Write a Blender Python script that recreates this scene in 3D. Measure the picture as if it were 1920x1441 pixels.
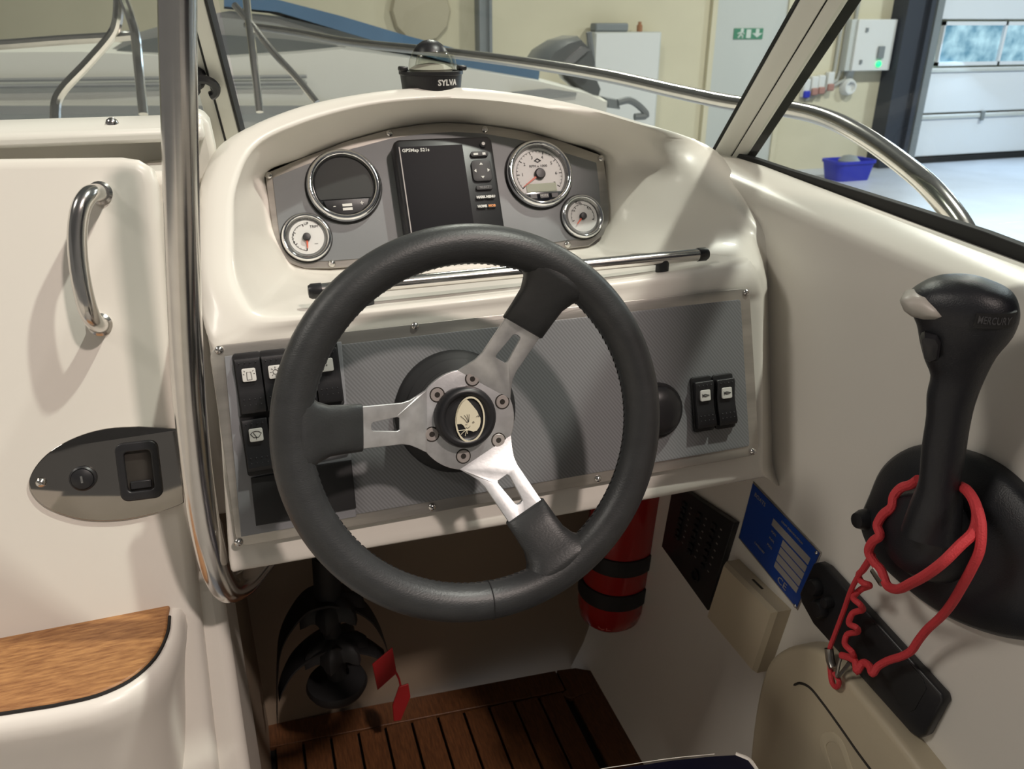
import bpy, bmesh, math, random
import numpy as np
from mathutils import Vector, Matrix
random.seed(4)
for o in list(bpy.data.objects): bpy.data.objects.remove(o)
S = bpy.context.scene
COL = S.collection
# ------------------------------------------------------------------ camera
FPX = 1500.0; PIT = math.radians(24.3); YAW = math.radians(18.2)
CAM = np.array([0, 0, 1.35])
CF = np.array([math.sin(YAW)*math.cos(PIT), math.cos(YAW)*math.cos(PIT), -math.sin(PIT)])
CR = np.array([math.cos(YAW), -math.sin(YAW), 0.0]); CU = np.cross(CR, CF)
cd = bpy.data.cameras.new('camera'); cam = bpy.data.objects.new('camera', cd); COL.objects.link(cam)
cd.sensor_width = 36; cd.sensor_fit = 'HORIZONTAL'; cd.lens = FPX/1920*36; cd.clip_start = .01; cd.clip_end = 200
cam.matrix_world = Matrix(((CR[0], CU[0], -CF[0], CAM[0]), (CR[1], CU[1], -CF[1], CAM[1]), (CR[2], CU[2], -CF[2], CAM[2]), (0, 0, 0, 1)))
cd.dof.use_dof = True; cd.dof.focus_distance = .80; cd.dof.aperture_fstop = 13
S.camera = cam
# ------------------------------------------------------------------ world, lights, exposure
w = bpy.data.worlds.new('hall_ambient'); S.world = w; w.use_nodes = True
bg = w.node_tree.nodes['Background']; bg.inputs[0].default_value = (.88, .84, .78, 1); bg.inputs[1].default_value = .22
S.view_settings.view_transform = 'Standard'; S.view_settings.look = 'None'
S.view_settings.exposure = -0.36; S.view_settings.gamma = 1; S.view_settings.use_curve_mapping = False
def lamp(name, loc, power, size, col, aim=None):
    l = bpy.data.lights.new(name, 'AREA'); l.energy = power; l.shape = 'RECTANGLE'; l.size = size[0]; l.size_y = size[1]; l.color = col
    o = bpy.data.objects.new(name, l); COL.objects.link(o); o.location = loc
    if aim is not None:
        o.rotation_euler = (Vector(aim)-Vector(loc)).to_track_quat('-Z', 'Y').to_euler()
    return o
lamp('hall_or_fill_lamp', (2.55, .08, 6.0), 320, (.16, .16), (1, .97, .90))
lamp('hall_or_fill_lamp', (1.95, -3.3, 6.0), 370, (.35, .35), (1, .85, .77))
lamp('hall_or_fill_lamp', (2.4, 7.5, 6.0), 380, (.6, .6), (1, .97, .88))
lamp('hall_or_fill_lamp', (-4.6, .4, 6.0), 185, (1.2, 1.2), (1, .93, .84))  # soft fill added from port to brighten the starboard side
lamp('hall_or_fill_lamp', (9.5, 8.0, 6.0), 640, (.7, .7), (1, .97, .90))
lamp('hall_or_fill_lamp', (16.0, 8.0, 6.0), 800, (.7, .7), (.86, .94, 1))
lamp('gate_daylight', (15.8, 13.3, 1.0), 220, (4.5, .8), (.55, .75, 1), (14.5, 8, -1.4))
# ------------------------------------------------------------------ projection helpers (photo frame 1920 x 1441)
def V(*a): return np.array(a, float)
def ray(x, y): return CF*FPX+CR*(x-960)-CU*(y-720.5)
def at(x, y, p0, n):
    d = ray(x, y); n = np.asarray(n, float); return CAM+d*(np.dot(np.asarray(p0)-CAM, n)/np.dot(d, n))
def dep(x, y, d): return CAM+ray(x, y)/FPX*d
def onX(x, y, v): return at(x, y, (v, 0, 0), (1, 0, 0))
def onY(x, y, v): return at(x, y, (0, v, 0), (0, 1, 0))
def onZ(x, y, v): return at(x, y, (0, 0, v), (0, 0, 1))
def nrm(v): v = np.asarray(v, float); return v/np.linalg.norm(v)
class Fr:
    def __init__(s, o, u, v, n): s.o, s.u, s.v, s.n = V(*o), nrm(u), nrm(v), nrm(n)
    def pt(s, a, b, c=0): return s.o+a*s.u+b*s.v+c*s.n
    def px(s, x, y, c=0):
        q = at(x, y, s.o+c*s.n, s.n)-s.o; return (float(q@s.u), float(q@s.v))
    def pp(s, x, y, c=0): a, b = s.px(x, y, c); return s.pt(a, b, c)
    def rot(s, ang, a=0, b=0, c=0):
        ca, sa = math.cos(ang), math.sin(ang)
        return Fr(s.pt(a, b, c), ca*s.u+sa*s.v, -sa*s.u+ca*s.v, s.n)
    def M(s):
        return Matrix(((s.u[0], s.v[0], s.n[0], s.o[0]), (s.u[1], s.v[1], s.n[1], s.o[1]), (s.u[2], s.v[2], s.n[2], s.o[2]), (0, 0, 0, 1)))
def tilt(o, t):
    t = math.radians(t); return Fr(o, (1, 0, 0), (0, math.sin(t), math.cos(t)), (0, -math.cos(t), math.sin(t)))
# ------------------------------------------------------------------ mesh builder
class MB:
    def __init__(s): s.v = []; s.f = []
    def add(s, vs, fs):
        o = len(s.v); s.v += [tuple(float(c) for c in p) for p in vs]; s.f += [tuple(i+o for i in f) for f in fs]; return s
    def box(s, c, size, ax=None):
        c = V(*c); ax = ax or (V(1, 0, 0), V(0, 1, 0), V(0, 0, 1)); h = [np.asarray(a)*d/2 for a, d in zip(ax, size)]
        vs = [c+sx*h[0]+sy*h[1]+sz*h[2] for sz in (-1, 1) for sy in (-1, 1) for sx in (-1, 1)]
        return s.add(vs, [(0, 2, 3, 1), (4, 5, 7, 6), (0, 1, 5, 4), (2, 6, 7, 3), (0, 4, 6, 2), (1, 3, 7, 5)])
    def fbox(s, fr, a, b, c0, c1, wa, wb):
        return s.box(fr.pt(a, b, (c0+c1)/2), (wa, wb, abs(c1-c0)), (fr.u, fr.v, fr.n))
    def prism(s, pts, d):
        n = len(pts); d = np.asarray(d, float); a = [np.asarray(p, float) for p in pts]
        vs = a+[p+d for p in a]
        return s.add(vs, [tuple(range(n))[::-1], tuple(range(n, 2*n))]+[(i, (i+1) % n, n+(i+1) % n, n+i) for i in range(n)])
    def loft(s, loops, closed=True, cap0=True, cap1=True):
        n = len(loops[0]); vs = [p for L in loops for p in L]; fs = []
        for j in range(len(loops)-1):
            for i in range(n if closed else n-1):
                k = (i+1) % n; fs.append((j*n+i, j*n+k, (j+1)*n+k, (j+1)*n+i))
        if cap0: fs.append(tuple(range(n))[::-1])
        if cap1: fs.append(tuple(range((len(loops)-1)*n, len(loops)*n)))
        return s.add(vs, fs)
    def tube(s, pts, r, seg=10, closed=False, caps=True):
        P = [np.asarray(p, float) for p in pts]; n = len(P); R = list(r) if hasattr(r, '__len__') else [r]*n
        T = []
        for i in range(n):
            a = P[(i-1) % n] if (closed or i > 0) else P[i]; b = P[(i+1) % n] if (closed or i < n-1) else P[i]
            T.append(nrm(b-a))
        u = np.cross(T[0], V(0, 0, 1))
        if np.linalg.norm(u) < .05: u = np.cross(T[0], V(0, 1, 0))
        u = nrm(u); loops = []
        for i in range(n):
            u = nrm(u-T[i]*(u@T[i])); vv = np.cross(T[i], u)
            loops.append([P[i]+R[i]*(math.cos(t)*u+math.sin(t)*vv) for t in np.linspace(0, 2*math.pi, seg, endpoint=False)])
        if closed: loops.append(loops[0]); caps = False
        return s.loft(loops, True, caps, caps)
    def lathe(s, prof, fr, seg=32, a=0, b=0, c=0, caps=True):
        loops = [[fr.pt(a+r*math.cos(t), b+r*math.sin(t), c+h) for t in np.linspace(0, 2*math.pi, seg, endpoint=False)] for r, h in prof]
        return s.loft(loops, True, caps, caps)
    def fill(s, polys, fr, c0, c1, bev=0, f=None):
        vs, fs = fill2d(polys, (c1-c0), bev)
        m = (c0+c1)/2
        return s.add([fr.pt(*( (x, y, z+m) if f is None else f(x, y, z+m))) for x, y, z in vs], fs)
def fill2d(polys, th, bev=0):
    cu = bpy.data.curves.new('t', 'CURVE'); cu.dimensions = '2D'; cu.fill_mode = 'BOTH'
    cu.extrude = max(th/2-bev, 0); cu.bevel_depth = bev; cu.bevel_resolution = 2; cu.offset = -bev
    for p in polys:
        sp = cu.splines.new('POLY'); sp.points.add(len(p)-1); sp.use_cyclic_u = True
        for i, q in enumerate(p): sp.points[i].co = (q[0], q[1], 0, 1)
    o = bpy.data.objects.new('t', cu); me = bpy.data.meshes.new_from_object(o)
    vs = [tuple(v.co) for v in me.vertices]; fs = [tuple(p.vertices) for p in me.polygons]
    bpy.data.objects.remove(o); bpy.data.curves.remove(cu); bpy.data.meshes.remove(me)
    return vs, fs
def text2d(txt, size, th=.0004, sx=1.0, bold=0.0):
    cu = bpy.data.curves.new('t', 'FONT'); cu.body = txt; cu.size = size; cu.extrude = th/2; cu.align_x = 'CENTER'; cu.align_y = 'CENTER'; cu.resolution_u = 2; cu.offset = bold
    o = bpy.data.objects.new('t', cu); me = bpy.data.meshes.new_from_object(o)
    vs = [(v.co.x*sx, v.co.y, v.co.z) for v in me.vertices]; fs = [tuple(p.vertices) for p in me.polygons]
    bpy.data.objects.remove(o); bpy.data.curves.remove(cu); bpy.data.meshes.remove(me)
    return vs, fs
def lettering(mb, txt, size, fr, a, b, c, sx=1.0, bold=0.0, th=.0004):
    vs, fs = text2d(txt, size, th, sx, bold); return mb.add([fr.pt(a+x, b+y, c+z) for x, y, z in vs], fs)
def rrect(w_, h_, r, n=5, cx=0, cy=0):
    out = []
    for (sx, sy, a0) in ((1, 1, 0), (-1, 1, 90), (-1, -1, 180), (1, -1, 270)):
        for i in range(n+1):
            t = math.radians(a0+90*i/n); out.append((cx+sx*(w_/2-r)+r*math.cos(t), cy+sy*(h_/2-r)+r*math.sin(t)))
    return out
def circ(r, n=32, cx=0, cy=0, ry=None): return [(cx+r*math.cos(t), cy+(ry or r)*math.sin(t)) for t in np.linspace(0, 2*math.pi, n, endpoint=False)]
def cr(P, sub=6, closed=False):
    P = [np.asarray(p, float) for p in P]; n = len(P); out = []
    def seg(p0, p1, p2, p3):
        d = lambda a, b: max(np.linalg.norm(b-a)**.5, 1e-5)
        t0 = 0; t1 = t0+d(p0, p1); t2 = t1+d(p1, p2); t3 = t2+d(p2, p3); r = []
        for t in np.linspace(t1, t2, sub, endpoint=False):
            a1 = (t1-t)/(t1-t0)*p0+(t-t0)/(t1-t0)*p1; a2 = (t2-t)/(t2-t1)*p1+(t-t1)/(t2-t1)*p2; a3 = (t3-t)/(t3-t2)*p2+(t-t2)/(t3-t2)*p3
            b1 = (t2-t)/(t2-t0)*a1+(t-t0)/(t2-t0)*a2; b2 = (t3-t)/(t3-t1)*a2+(t-t1)/(t3-t1)*a3
            r.append((t2-t)/(t2-t1)*b1+(t-t1)/(t2-t1)*b2)
        return r
    for i in range(n if closed else n-1):
        p1, p2 = P[i], P[(i+1) % n]
        p0 = P[(i-1) % n] if (closed or i > 0) else 2*p1-p2
        p3 = P[(i+2) % n] if (closed or i < n-2) else 2*p2-p1
        out += seg(p0, p1, p2, p3)
    if not closed: out.append(P[-1])
    return out
BASE = {}
def setp(o, label=None, cat=None, group=None, kind=None):
    if label: o['label'] = label
    if cat: o['category'] = cat
    if group: o['group'] = group
    if kind: o['kind'] = kind
    return o
def thing(name, label, cat, loc, group=None, kind=None):
    o = bpy.data.objects.new(name, None); COL.objects.link(o); o.location = tuple(float(c) for c in loc); o.empty_display_size = .02
    BASE[o] = V(*loc); return setp(o, label, cat, group, kind)
def obj(name, mb, mat, parent=None, label=None, cat=None, group=None, kind=None, smooth=True, bevel=0, auto=35, sub=0, bseg=2):
    vs = np.array(mb.v)
    base = BASE[parent] if parent is not None else V((vs[:, 0].min()+vs[:, 0].max())/2, (vs[:, 1].min()+vs[:, 1].max())/2, vs[:, 2].min())
    me = bpy.data.meshes.new(name); me.from_pydata([tuple(p) for p in (vs-base)], [], mb.f)
    bm = bmesh.new(); bm.from_mesh(me); bmesh.ops.remove_doubles(bm, verts=bm.verts, dist=1e-6); bmesh.ops.recalc_face_normals(bm, faces=bm.faces); bm.to_mesh(me); bm.free()
    if smooth:
        me.shade_smooth(); me.set_sharp_from_angle(angle=math.radians(auto))
    me.materials.append(mat)
    o = bpy.data.objects.new(name, me); COL.objects.link(o)
    if parent is not None: o.parent = parent
    else: o.location = tuple(base)
    BASE[o] = base
    if bevel:
        m = o.modifiers.new('bevel', 'BEVEL'); m.width = bevel; m.segments = bseg; m.limit_method = 'ANGLE'; m.angle_limit = math.radians(40); m.harden_normals = False
    if sub:
        m = o.modifiers.new('sub', 'SUBSURF'); m.levels = sub; m.render_levels = sub
    return setp(o, label, cat, group, kind)
def inst(name, me, fr, parent):
    o = bpy.data.objects.new(name, me); COL.objects.link(o); o.parent = parent
    o.matrix_local = Matrix.Translation(-Vector(tuple(BASE[parent]))) @ fr.M(); BASE[o] = BASE[parent]; return o
def lmesh(name, mb, mat, auto=35):
    me = bpy.data.meshes.new(name); me.from_pydata(mb.v, [], mb.f)
    bm = bmesh.new(); bm.from_mesh(me); bmesh.ops.recalc_face_normals(bm, faces=bm.faces); bm.to_mesh(me); bm.free()
    me.shade_smooth(); me.set_sharp_from_angle(angle=math.radians(auto)); me.materials.append(mat); return me
LOC = Fr((0, 0, 0), (1, 0, 0), (0, 1, 0), (0, 0, 1))
# ------------------------------------------------------------------ materials
def mat(name, col, rough=.5, metal=0, coat=0, var=0, vscale=20, bump=0, bscale=200, stretch=None, spec=.5, col2=None, emit=0):
    m = bpy.data.materials.new(name); m.use_nodes = True; nt = m.node_tree; b = nt.nodes['Principled BSDF']
    b.inputs['Base Color'].default_value = (*col, 1); b.inputs['Roughness'].default_value = rough; b.inputs['Metallic'].default_value = metal
    b.inputs['Coat Weight'].default_value = coat; b.inputs['Coat Roughness'].default_value = .05; b.inputs['Specular IOR Level'].default_value = spec
    if emit: b.inputs['Emission Color'].default_value = (*col, 1); b.inputs['Emission Strength'].default_value = emit
    if var or bump:
        tc = nt.nodes.new('ShaderNodeTexCoord'); mp = nt.nodes.new('ShaderNodeMapping'); nt.links.new(tc.outputs['Object'], mp.inputs[0])
        if stretch: mp.inputs['Scale'].default_value = stretch
    if var:
        n = nt.nodes.new('ShaderNodeTexNoise'); n.inputs['Scale'].default_value = vscale; n.inputs['Detail'].default_value = 4; nt.links.new(mp.outputs[0], n.inputs[0])
        r = nt.nodes.new('ShaderNodeValToRGB'); r.color_ramp.elements[0].position = .3; r.color_ramp.elements[1].position = .7
        c2 = col2 or tuple(c*(1-var) for c in col)
        r.color_ramp.elements[0].color = (*c2, 1); r.color_ramp.elements[1].color = (*col, 1)
        nt.links.new(n.outputs[0], r.inputs[0]); nt.links.new(r.outputs[0], b.inputs['Base Color'])
    if bump:
        n2 = nt.nodes.new('ShaderNodeTexNoise'); n2.inputs['Scale'].default_value = bscale; n2.inputs['Detail'].default_value = 3; nt.links.new(mp.outputs[0], n2.inputs[0])
        bp = nt.nodes.new('ShaderNodeBump'); bp.inputs['Strength'].default_value = bump; bp.inputs['Distance'].default_value = .001
        nt.links.new(n2.outputs[0], bp.inputs['Height']); nt.links.new(bp.outputs[0], b.inputs['Normal'])
    return m
def glassmat(name, tint, refl=1.0):
    m = bpy.data.materials.new(name); m.use_nodes = True; nt = m.node_tree
    for n in list(nt.nodes):
        if n.type == 'BSDF_PRINCIPLED': nt.nodes.remove(n)
    out = [n for n in nt.nodes if n.type == 'OUTPUT_MATERIAL'][0]
    t = nt.nodes.new('ShaderNodeBsdfTransparent'); t.inputs[0].default_value = (*tint, 1)
    g = nt.nodes.new('ShaderNodeBsdfGlossy'); g.inputs['Roughness'].default_value = .02
    f = nt.nodes.new('ShaderNodeFresnel'); f.inputs[0].default_value = 1.35; mx = nt.nodes.new('ShaderNodeMixShader')
    ml = nt.nodes.new('ShaderNodeMath'); ml.operation = 'MULTIPLY'; ml.inputs[1].default_value = refl
    ge = nt.nodes.new('ShaderNodeNewGeometry'); iv = nt.nodes.new('ShaderNodeMath'); iv.operation = 'SUBTRACT'; iv.inputs[0].default_value = 1.0; m2 = nt.nodes.new('ShaderNodeMath'); m2.operation = 'MULTIPLY'
    nt.links.new(ge.outputs['Backfacing'], iv.inputs[1]); nt.links.new(iv.outputs[0], m2.inputs[0]); nt.links.new(f.outputs[0], m2.inputs[1])
    nt.links.new(m2.outputs[0], ml.inputs[0]); nt.links.new(ml.outputs[0], mx.inputs[0]); nt.links.new(t.outputs[0], mx.inputs[1]); nt.links.new(g.outputs[0], mx.inputs[2]); nt.links.new(mx.outputs[0], out.inputs[0])
    return m
def weave(name, c1, c2, rough, scale):
    m = mat(name, c1, rough); nt = m.node_tree; b = nt.nodes['Principled BSDF']
    tc = nt.nodes.new('ShaderNodeTexCoord'); mp = nt.nodes.new('ShaderNodeMapping'); mp.inputs['Rotation'].default_value = (0, math.radians(38), 0)
    wv = nt.nodes.new('ShaderNodeTexWave'); wv.inputs['Scale'].default_value = scale; wv.bands_direction = 'X'; wv.inputs['Distortion'].default_value = 0
    nt.links.new(tc.outputs['Object'], mp.inputs[0]); nt.links.new(mp.outputs[0], wv.inputs[0])
    r = nt.nodes.new('ShaderNodeValToRGB'); r.color_ramp.elements[0].color = (*c1, 1); r.color_ramp.elements[1].color = (*c2, 1)
    nt.links.new(wv.outputs[1], r.inputs[0]); nt.links.new(r.outputs[0], b.inputs['Base Color'])
    return m
def wood(name, c1, c2, scale=(14, 2.2, 14), rough=.45):
    m = mat(name, c1, rough, var=.5, vscale=6, stretch=scale, col2=c2, bump=.25, bscale=30); return m
GEL = mat('white_gelcoat', (.79, .755, .69), .36, coat=.10, var=.03, vscale=3, spec=.5)
GELM = mat('matt_gelcoat', (.76, .72, .65), .45, var=.05, vscale=4)
TOPSHADE = mat('shade_dark_topcoat', (.26, .205, .15), .5, var=.06, vscale=5)  # footwell walls: the shade in there is put into this dark colour
GELC = mat('cream_gelcoat', (.58, .50, .36), .4, var=.05, vscale=5)
STEEL = mat('polished_steel', (.72, .70, .67), .19, 1, var=.08, vscale=60)
BRUSH = mat('brushed_steel', (.56, .53, .49), .36, .8, var=.25, vscale=35, stretch=(.25, 2, 2), bump=.08, bscale=300)
DKSTEEL = mat('mirror_steel', (.40, .37, .34), .06, 1, var=.06, vscale=30)
CHROME = mat('chrome', (.86, .87, .88), .06, 1)
ALU = mat('worn_aluminium', (.84, .845, .86), .38, .8, var=.22, vscale=70, bump=.05, bscale=400)
BOLT = mat('bolt_steel', (.58, .53, .50), .45, .6)
HOLE = mat('hex_socket', (.03, .025, .02), .7)
GREY = mat('grey_panel', (.23, .24, .25), .42, var=.06, vscale=10)
GREYW = weave('grey_weave_panel', (.17, .175, .18), (.235, .24, .25), .40, 105)
GREYF = mat('grey_plastic_frame', (.24, .245, .26), .45)
BLACK = mat('black_plastic', (.016, .016, .018), .38, bump=.05, bscale=900)
BLACKM = mat('black_matt', (.012, .012, .013), .6)
RUBBER = mat('black_rubber', (.010, .010, .010), .7)
LEATHER = mat('black_leather', (.036, .038, .039), .42, var=.2, vscale=40, bump=.2, bscale=420, stretch=(1, 1, 2.2))
GRIP = mat('lever_plastic', (.014, .015, .019), .40, bump=.25, bscale=900)
SCREEN = mat('dark_screen', (.003, .004, .006), .32, spec=.04)
LCDK = mat('dark_lcd', (.03, .032, .034), .10)
LCD = mat('green_lcd', (.42, .47, .34), .4)
RINGG = mat('gauge_ring', (.30, .30, .30), .25, .8)
DIAL = mat('white_dial', (.80, .80, .78), .4)
PRINT = mat('black_print', (.02, .02, .02), .6)
WHITEP = mat('white_print', (.75, .75, .72), .6)
ORANGEP = mat('orange_print', (.75, .30, .10), .6)
REDN = mat('red_needle', (.80, .13, .06), .4)
DOTM = mat('dot_plastic', (.05, .05, .053), .35)
ICON = mat('icon_plate', (.74, .73, .69), .45)
IVORY = mat('ivory_emblem', (.72, .66, .50), .4)
RED = mat('extinguisher_red', (.33, .011, .010), .25, coat=.3)
CORD = mat('red_cord', (.66, .05, .06), .65, bump=.8, bscale=700)
CLIP = mat('clip_metal', (.35, .33, .3), .3, 1)
TAG = mat('red_tag', (.30, .01, .012), .6)
BLUE = mat('blue_plate', (.010, .055, .30), .35)
PLATEG = mat('plate_field', (.34, .32, .30), .5)
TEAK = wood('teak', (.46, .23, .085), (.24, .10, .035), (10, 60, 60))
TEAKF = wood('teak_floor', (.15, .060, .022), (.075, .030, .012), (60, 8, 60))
CAULK = mat('caulk', (.008, .007, .006), .7)
NAVY = mat('navy_vinyl', (.006, .007, .022), .4, bump=.2, bscale=500)
PIPING = mat('white_piping', (.75, .73, .66), .5)
FRAMEW = mat('white_frame', (.74, .73, .67), .35)
GLASS = glassmat('window_glass', (.93, .955, .93), .8)
DOME = glassmat('compass_glass', (.92, .92, .89), 1.2)
CREAMW = mat('cream_wall', (.64, .59, .44), .8, var=.06, vscale=1.2)
GREYD = mat('grey_door', (.52, .54, .52), .6)
DARKB = mat('dark_post', (.030, .036, .05), .6)
STEELP = mat('grey_post', (.20, .22, .23), .6)
FLOORM = mat('hall_floor', (.48, .51, .58), .35, var=.15, vscale=1.5)
CEILM = mat('ceiling_sheet', (.30, .30, .29), .8)
DOORP = mat('door_panel', (.72, .75, .79), .5)
NBW = mat('hull_white', (.80, .80, .74), .35)
NBB = mat('blue_canvas', (.10, .20, .34), .8, var=.2, vscale=3)
NBG = mat('boat_window', (.13, .145, .15), .2)
NBL = mat('hull_grey', (.30, .31, .31), .5)
OUTB = mat('outboard_grey', (.11, .12, .125), .3, coat=.3)
CABW = mat('cabinet_white', (.68, .69, .68), .5)
LEDG = mat('green_led', (.02, 1, .25), .4, emit=2.0)
SIGNG = mat('sign_green', (.05, .22, .13), .6)
TUBB = mat('blue_tub', (.02, .03, .42), .45)
def daylight():
    m = bpy.data.materials.new('daylight_pane'); m.use_nodes = True; nt = m.node_tree; b = nt.nodes['Principled BSDF']
    tc = nt.nodes.new('ShaderNodeTexCoord'); n = nt.nodes.new('ShaderNodeTexNoise'); n.inputs['Scale'].default_value = 3.2; n.inputs['Detail'].default_value = 6
    nt.links.new(tc.outputs['Object'], n.inputs[0]); r = nt.nodes.new('ShaderNodeValToRGB')
    r.color_ramp.elements[0].position = .35; r.color_ramp.elements[0].color = (.10, .24, .36, 1); r.color_ramp.elements[1].position = .68; r.color_ramp.elements[1].color = (.50, .74, .88, 1)
    nt.links.new(n.outputs[0], r.inputs[0]); nt.links.new(r.outputs[0], b.inputs['Emission Color']); b.inputs['Emission Strength'].default_value = 1.5
    b.inputs['Base Color'].default_value = (.05, .08, .1, 1); b.inputs['Roughness'].default_value = .1
    return m
DAY = daylight()
# ------------------------------------------------------------------ key frames in the boat
P1 = tilt(dep(852, 769, .82), 18)          # lower switch panel plane, origin on the wheel shaft
P2 = tilt(dep(645, 348, 1.02), 28)         # instrument panel plane
WH = tilt(dep(896, 799, .709), 18)         # steering wheel plane
q0 = V(0, P1.pt(0, 0)[1]+.033+.001, 1.09); qd = nrm(V(0, .275, .174)); QN = np.cross(V(1, 0, 0), qd)
QP = Fr(q0, (1, 0, 0), qd, QN if QN[1] < 0 else -QN)
screw_mb = MB().lathe([(.0042, 0), (.0042, .0008), (.0032, .0022), (.0012, .0030), (.0012, .0022)], LOC, 14)
SCREW = lmesh('screw', screw_mb, STEEL)
# ================================================================== THE SETTING : hall
YW = 14.0; HF = -1.37
mb = MB().box((8, 2, HF-.05), (40, 28, .1)); obj('floor', mb, FLOORM, kind='structure', label='pale grey concrete hall floor', smooth=False)
mb = MB().box((8, YW+.1, 2.5), (40, .2, 7.8)); obj('wall_front', mb, CREAMW, kind='structure', label='cream painted hall wall behind the boats', smooth=False)
mb = MB().box((8, 2, 6.4), (40, 28, .1)); obj('ceiling', mb, CEILM, kind='structure', label='grey sheet hall ceiling', smooth=False)
def wq(x0, y0, x1, y1, d=0):       # rect on the front wall from two photo corners -> (X0, X1, z0, z1)
    a = onY(x0, y0, YW-d); b = onY(x1, y1, YW-d); return min(a[0], b[0]), max(a[0], b[0]), min(a[2], b[2]), max(a[2], b[2])
def wbox(r, d0, d1): return MB().box(((r[0]+r[1])/2, YW-(d0+d1)/2, (r[2]+r[3])/2), (r[1]-r[0], d1-d0, r[3]-r[2]))
# hall pillars
r = wq(889, 0, 915, 90); obj('hall_pillar', MB().box(((r[0]+r[1])/2, YW-.12, 1.6), (r[1]-r[0], .22, 6)).box((r[0]+.03, YW-.25, 1.6), (.05, .06, 6)).box((r[1]-.03, YW-.25, 1.6), (.05, .06, 6)), STEELP, label='slim grey steel wall pillar above the neighbouring boat', cat='pillar', smooth=False)
a = onY(1650, 150, YW); b = onY(1697, 150, YW)
obj('hall_pillar', MB().box(((a[0]+b[0])/2-.08, YW-.2, 1.6), (b[0]-a[0]-.16, .4, 6)).box((b[0]-.12, YW-.25, 1.6), (.10, .5, 6)), DARKB, label='wide dark navy pillar beside the roller gate', cat='pillar', smooth=False)
a2 = onY(1712, 150, YW)
obj('gate_rail', MB().box((a2[0], YW-.3, 1.6), (.16, .12, 6)).box((a2[0]+.12, YW-.24, 1.6), (.06, .05, 6)), STEELP, label='grey vertical guide rail of the roller gate', cat='rail', smooth=False)
# overhead gate of horizontal panels with a glazed row
gx0 = onY(1722, 200, YW)[0]; gx1 = gx0+6.5
gt = thing('sectional_gate', 'white sectional overhead gate with a row of daylight windows', 'gate', (gx0+3.2, YW-.1, HF))
zb = [HF+.12]+[float(onY(1705, y, YW)[2]) for y in (214, 126, 38)]; zb += [zb[-1]+.95, zb[-1]+1.9]
for i in range(5):
    if i == 2: continue
    z0, z1 = zb[i]+.02, zb[i+1]-.02
    p = MB().box((gx0+3.2, YW-.08, (z0+z1)/2), (6.4, .08, z1-z0)); pn = obj('gate_panel', p, DOORP, gt, bevel=.012)
    if i < 2: obj('rib', MB().box((gx0+3.2, YW-.13, z1-.05), (6.4, .05, .05)), GREYD, pn, smooth=False)
z0, z1 = zb[2]+.02, zb[3]-.02
ww = float(onY(1868, 80, YW)[0])-gx0-.1
for k in range(4):
    x0 = gx0+.12+k*ww; 
    if x0+ww > gx1: break
    fr = MB()
    for (xa, xb, za, zc) in ((x0, x0+ww, z0, z0+.07), (x0, x0+ww, z1-.07, z1), (x0, x0+.03, z0, z1), (x0+ww-.03, x0+ww, z0, z1)):
        fr.box(((xa+xb)/2, YW-.1, (za+zc)/2), (xb-xa, .1, zc-za))
    wf = obj('window_frame', fr, DOORP, gt, smooth=False)
    obj('pane', MB().box((x0+ww/2, YW-.08, (z0+z1)/2), (ww-.06, .02, z1-z0-.14)), DAY, wf, smooth=False)
obj('bottom_seal', MB().box((gx0+3.2, YW-.1, HF+.06), (6.4, .12, .11)), RUBBER, gt, smooth=False)
for x in (1830,):
    q = onY(x, 215, YW); obj('hinge', MB().box((q[0], YW-.17, q[2]), (.08, .05, .2)), STEELP, gt, bevel=.01)
# exit door with sign
r = wq(1333, -60, 1463, 330); r = (r[0], r[1], HF+.02, 2.6)
r = (float(onY(1337, 60, YW)[0]), float(onY(1468, 60, YW)[0]), HF+.02, 2.1)
dt = thing('door_1', 'plain pale grey exit door in the cream wall', 'door', ((r[0]+r[1])/2, YW, HF), kind='structure')
obj('door_leaf', wbox(r, 0, .06), GREYD, dt, bevel=.01)
obj('door_frame', wbox((r[0]-.1, r[0], r[2], r[3]+.1), 0, .09).box((r[1]+.05, YW-.045, (r[2]+r[3])/2), (.1, .09, r[3]-r[2])).box(((r[0]+r[1])/2, YW-.045, r[3]+.05), (r[1]-r[0], .09, .1)), CREAMW, dt, smooth=False)
r = wq(1373, 53, 1425, 73)
sg = thing('exit_sign', 'small green exit sign with arrow on the grey door', 'sign', ((r[0]+r[1])/2, YW-.06, r[2]))
obj('sign_board', wbox(r, .06, .075), SIGNG, sg, smooth=False)
SF = Fr((r[0], YW-.076, r[2]), (1, 0, 0), (0, 0, 1), (0, -1, 0)); sw, sh = r[1]-r[0], r[3]-r[2]
m = MB()
m.fill([[(sw*.62, sh*.55), (sw*.80, sh*.15), (sw*.98, sh*.55), (sw*.86, sh*.55), (sw*.86, sh*.95), (sw*.74, sh*.95), (sw*.74, sh*.55)]], SF, 0, .004)
m.fill([circ(.035, 10, sw*.27, sh*.82)], SF, 0, .004)
m.tube([SF.pt(sw*.25, sh*.7, .002), SF.pt(sw*.22, sh*.42, .002), SF.pt(sw*.14, sh*.12, .002)], .016, 5).tube([SF.pt(sw*.22, sh*.42, .002), SF.pt(sw*.3, sh*.3, .002), SF.pt(sw*.29, sh*.1, .002)], .016, 5).tube([SF.pt(sw*.12, sh*.5, .002), SF.pt(sw*.25, sh*.66, .002), SF.pt(sw*.35, sh*.5, .002)], .012, 5)
m.fill([rrect(sw*.16, sh*.8, .01, 3, sw*.5, sh*.5)], SF, 0, .004)
obj('pictogram', m, mat('sign_white', (.55, .62, .57), .6), sg, smooth=False)
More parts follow.
